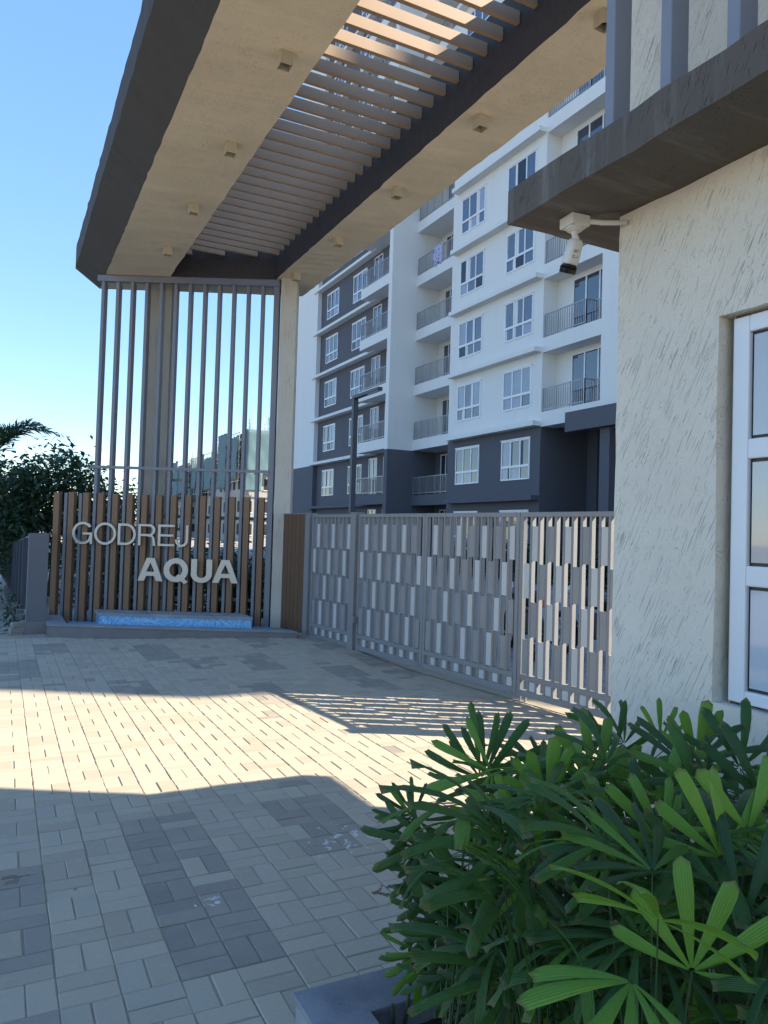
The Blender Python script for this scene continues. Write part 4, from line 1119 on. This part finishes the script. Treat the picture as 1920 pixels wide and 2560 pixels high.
# ================================================================== BOUNDARY WALL AND RUBBLE, FAR LEFT
bw = thing('boundary_wall', 'grey boundary wall of upright slabs on a low base left of the sign', 'wall', (.5, 12.3, 0), (-.037, 0, .012))
MB().box(-.09,.09,0,26,-.05,.28).build('base', M['fence_grey'], bw)
MB().box(-.06,.12,.121,26,1.402,1.46).build('coping', M['fence_grey'], bw)
MB().box(-.13,.14,-.12,.12,0,1.455).build('end_pier', M['fence_grey'], bw, .006)
MB().box(-.19,.16,-.2,.2,-.03,.16).build('pier_base', M['kerb_render'], bw, .006)
um = cbox_mesh(.30, .10, 1.12, .006, M['fence_shaded'])
for k in range(17): link('upright', um, bw, (-.02, .95+1.45*k, .281))
for k in range(12): MB().box(-.2,-.09,.55+1.1*k,.7+1.1*k,-.05,.22).build('base_block', M['kerb_render'], bw)
bm = cbox_mesh(.19, .09, .075, .006, M['block'])
rb = random.Random(9)
spots = [(.22,12.05,.0,.2),(.30,12.12,.0,1.5),(.18,12.3,.0,.8),(.25,12.1,.076,.4),(.33,12.2,.076,.2),(.10,12.6,0,1.1),(.02,12.2,0,.3),(.14,12.75,0,2.0),(.27,12.14,.152,.5)]
lab = ['loose concrete paving block at the foot of the boundary wall pier']
for k, (x, y, z, a) in enumerate(spots):
    o = link('paving_block', bm, None, (x, y, z-.055+ (.055 if False else 0)), (0, 0, a)); o.location.z = z-.058
    tag(o, lab[0], 'block', 'loose blocks by the boundary wall')
vs, fs = [], []
o = leaf_cloud(rb, [((.32,13.6,.03),(.10,1.2,.06),12), ((.34,16.5,.05),(.12,1.8,.1),14)], 500, .09, M['shrub'], 'weeds', None); o['kind'] = 'stuff'; tag(o, 'low weeds growing along the base of the boundary wall', 'weeds')
t = thing('blue_sign_board', 'small blue notice board on posts beside the boundary path', 'sign board', (-.35, 21, 0))
MB().box(-.5,.28,-.02,.02,1.15,1.75).build('board', M['blue_sign'], t, .005); MB().box(-.42,-.38,-.01,.01,-.05,1.15).box(.16,.2,-.01,.01,-.05,1.15).build('post', M['steel'], t)

# ================================================================== BUILDINGS UNDER CONSTRUCTION, FAR
def construction(label, x0, x1, y0, dep, h, nets, seed, cols):
    t = thing('construction_building', label, 'building', ((x0+x1)/2, y0, 0))
    w = (x1-x0); r = random.Random(seed); fh = 3.1; nfl = int(h/fh)
    b = MB().box(-w/2, w/2, 0, dep, -.1, h*.62).box(-w/2+.6, w/2-.6, .5, dep-.3, h*.62, h-.3); b.build('wall', M['concrete'], t)
    b = MB()
    for k in range(nfl+1):
        b.box(-w/2-.2, w/2+.2, -.2, dep, k*fh-.12, k*fh+.08)
    b.build('floor_slab', M['concrete'], t)
    for k in range(nfl):
        for c in range(cols):
            yx = -w/2+w*(c+.5)/cols+r.uniform(-.3,.3); ww = w/cols*.34
            if k*fh < h*.6:
                o = MB().box(yx-ww/2, yx+ww/2, -.03, .02, k*fh+.9, k*fh+2.4).build('window_opening', M['void'], t)
                MB().box(yx-ww/2-.1, yx+ww/2+.1, -.12, -.031, k*fh+.75, k*fh+.88).build('sill', M['form'], t)
    # scaffold and nets round the unfinished top
    z0 = h*.60
    b = MB()
    for c in range(int(w/1.4)+1):
        x = -w/2-.3+c*1.4; b.box(x-.035, x+.035, -.75, -.68, z0, h+1.2+r.uniform(0,1.6))
    for k in range(int((h-z0)/1.1)+2): b.box(-w/2-.5, w/2+.5, -.76, -.69, z0+k*1.1, z0+k*1.1+.07)
    b.build('scaffold', M['form'], t)
    b = MB()
    for k in range(int((h-z0)/3.1)+1):
        for c in range(cols*2):
            x = -w/2+w*c/(cols*2)
            if r.random() < .75: b.box(x+.1, x+w/(cols*2)-.15, .05, .3, z0+k*3.1+.1, z0+k*3.1+2.6)
    b.build('formwork_panel', M['form'], t)
    b = MB(); nxg = int(w/.9); nzg = int((h-z0)/1.0)
    for a in range(nxg):
        for c in range(nzg):
            x = -w/2+.25+a*.9; z = z0+.25+c*1.0
            if r.random() < .8: b.box(x, x+.55, -.04, .04, z, z+.62)
    o = b.build('formwork_opening', M['void'], t); o['kind'] = 'stuff'
    for (a, c, za, zb) in nets:
        vs, fs = [], []; NX, NZ = 10, 12
        for j in range(NZ+1):
            for i in range(NX+1):
                x = -w/2+w*(a+(c-a)*i/NX); z = za*h+(zb-za)*h*j/NZ
                vs.append((x, -.95+.18*noise.noise((x*.8, z*.6, seed)), z+.2*noise.noise((x*.5, j, seed+3))))
        for j in range(NZ):
            for i in range(NX): q = j*(NX+1)+i; fs.append((q, q+1, q+NX+2, q+NX+1))
        o = link('safety_net', mesh_from(vs, fs, [M['net']], smooth=True), t); sm_ = o.modifiers.new('s', 'SOLIDIFY'); sm_.thickness = .05
    # the long side seen past the sign: openings, scaffold and netting
    b = MB(); xs_ = -w/2
    for k in range(nfl):
        for c in range(5):
            y = 1.2+c*(dep-2)/5
            if k*fh < h*.5: b.box(xs_-.03, xs_+.02, y, y+1.1, k*fh+.9, k*fh+2.4)
    o = b.build('side_opening', M['void'], t); o['kind'] = 'stuff'
    b = MB(); n_y = int(dep/1.0)
    for a in range(n_y):
        for c in range(nzg):
            if r.random() < .75: b.box(xs_+.55, xs_+.64, .6+a*.95, 1.12+a*.95, z0+.3+c, z0+.92+c)
    o = b.build('formwork_opening', M['void'], t); o['kind'] = 'stuff'
    b = MB()
    for c in range(int(dep/1.5)+1): b.box(xs_-.72, xs_-.66, c*1.5, c*1.5+.07, z0-1, h+.6+r.uniform(0,1.8))
    for k in range(int((h-z0)/1.1)+2): b.box(xs_-.73, xs_-.65, -.4, dep, z0-1+k*1.1, z0-.93+k*1.1)
    b.build('side_scaffold', M['form'], t)
    for (a, c, za, zb) in ((.0,.34,.56,.93),(.40,.72,.48,1.0),(.78,1.0,.6,.86)):
        vs, fs = [], []; NX, NZ = 8, 12
        for j in range(NZ+1):
            for i in range(NX+1):
                y = dep*(a+(c-a)*i/NX); z = za*h+(zb-za)*h*j/NZ
                vs.append((xs_-.95+.2*noise.noise((y*.8, z*.6, seed+5)), y, z+.25*noise.noise((y*.5, j, seed+9))))
        for j in range(NZ):
            for i in range(NX): q = j*(NX+1)+i; fs.append((q, q+1, q+NX+2, q+NX+1))
        o = link('safety_net', mesh_from(vs, fs, [M['net']], smooth=True), t); sm_ = o.modifiers.new('s', 'SOLIDIFY'); sm_.thickness = .05
    b = MB()
    for k in range(int(w*1.6)):
        x = r.uniform(-w/2, w/2); b.box(x-.03, x+.03, .5, .56, h, h+r.uniform(.8,2.4))
    b.build('rebar', M['dark_metal'], t)
    return t
construction('tall unfinished tower wrapped in blue nets nearest the apartment block', 29.0, 38.5, 100, 14, 15.2, [(.0,.52,.60,1.0),(.55,1.0,.50,.78),(.0,.25,.45,.62),(.6,1.02,.84,1.0)], 4, 4)
construction('middle unfinished tower with scaffold and teal nets', 31.5, 37.5, 124, 14, 14.4, [(.0,.35,.5,.9),(.6,1.0,.42,.75)], 8, 3)
construction('farthest unfinished tower with pale scaffold seen left of the others', 30.5, 36.2, 140, 14, 14.2, [(.0,.40,.45,1.02),(.7,1.0,.4,.6)], 12, 3)
t = thing('brick_house', 'small orange brick house far behind the sign', 'house', (31.5, 170, 0))
MB().box(-2.6,2.6,0,6,-.1,9.6).build('wall', paint('orange_brick', (.5,.22,.10), .9, .3, 2), t); MB().box(-2.8,2.8,-.2,6.2,9.6,9.9).box(-1.2,.6,1,3,9.9,11).build('roof', M['concrete'], t)
MB().box(-1.4,-.5,-.03,.02,7,8.4).build('window', M['void'], t); MB().box(.6,1.5,-.03,.02,7,8.4).build('window', M['void'], t)
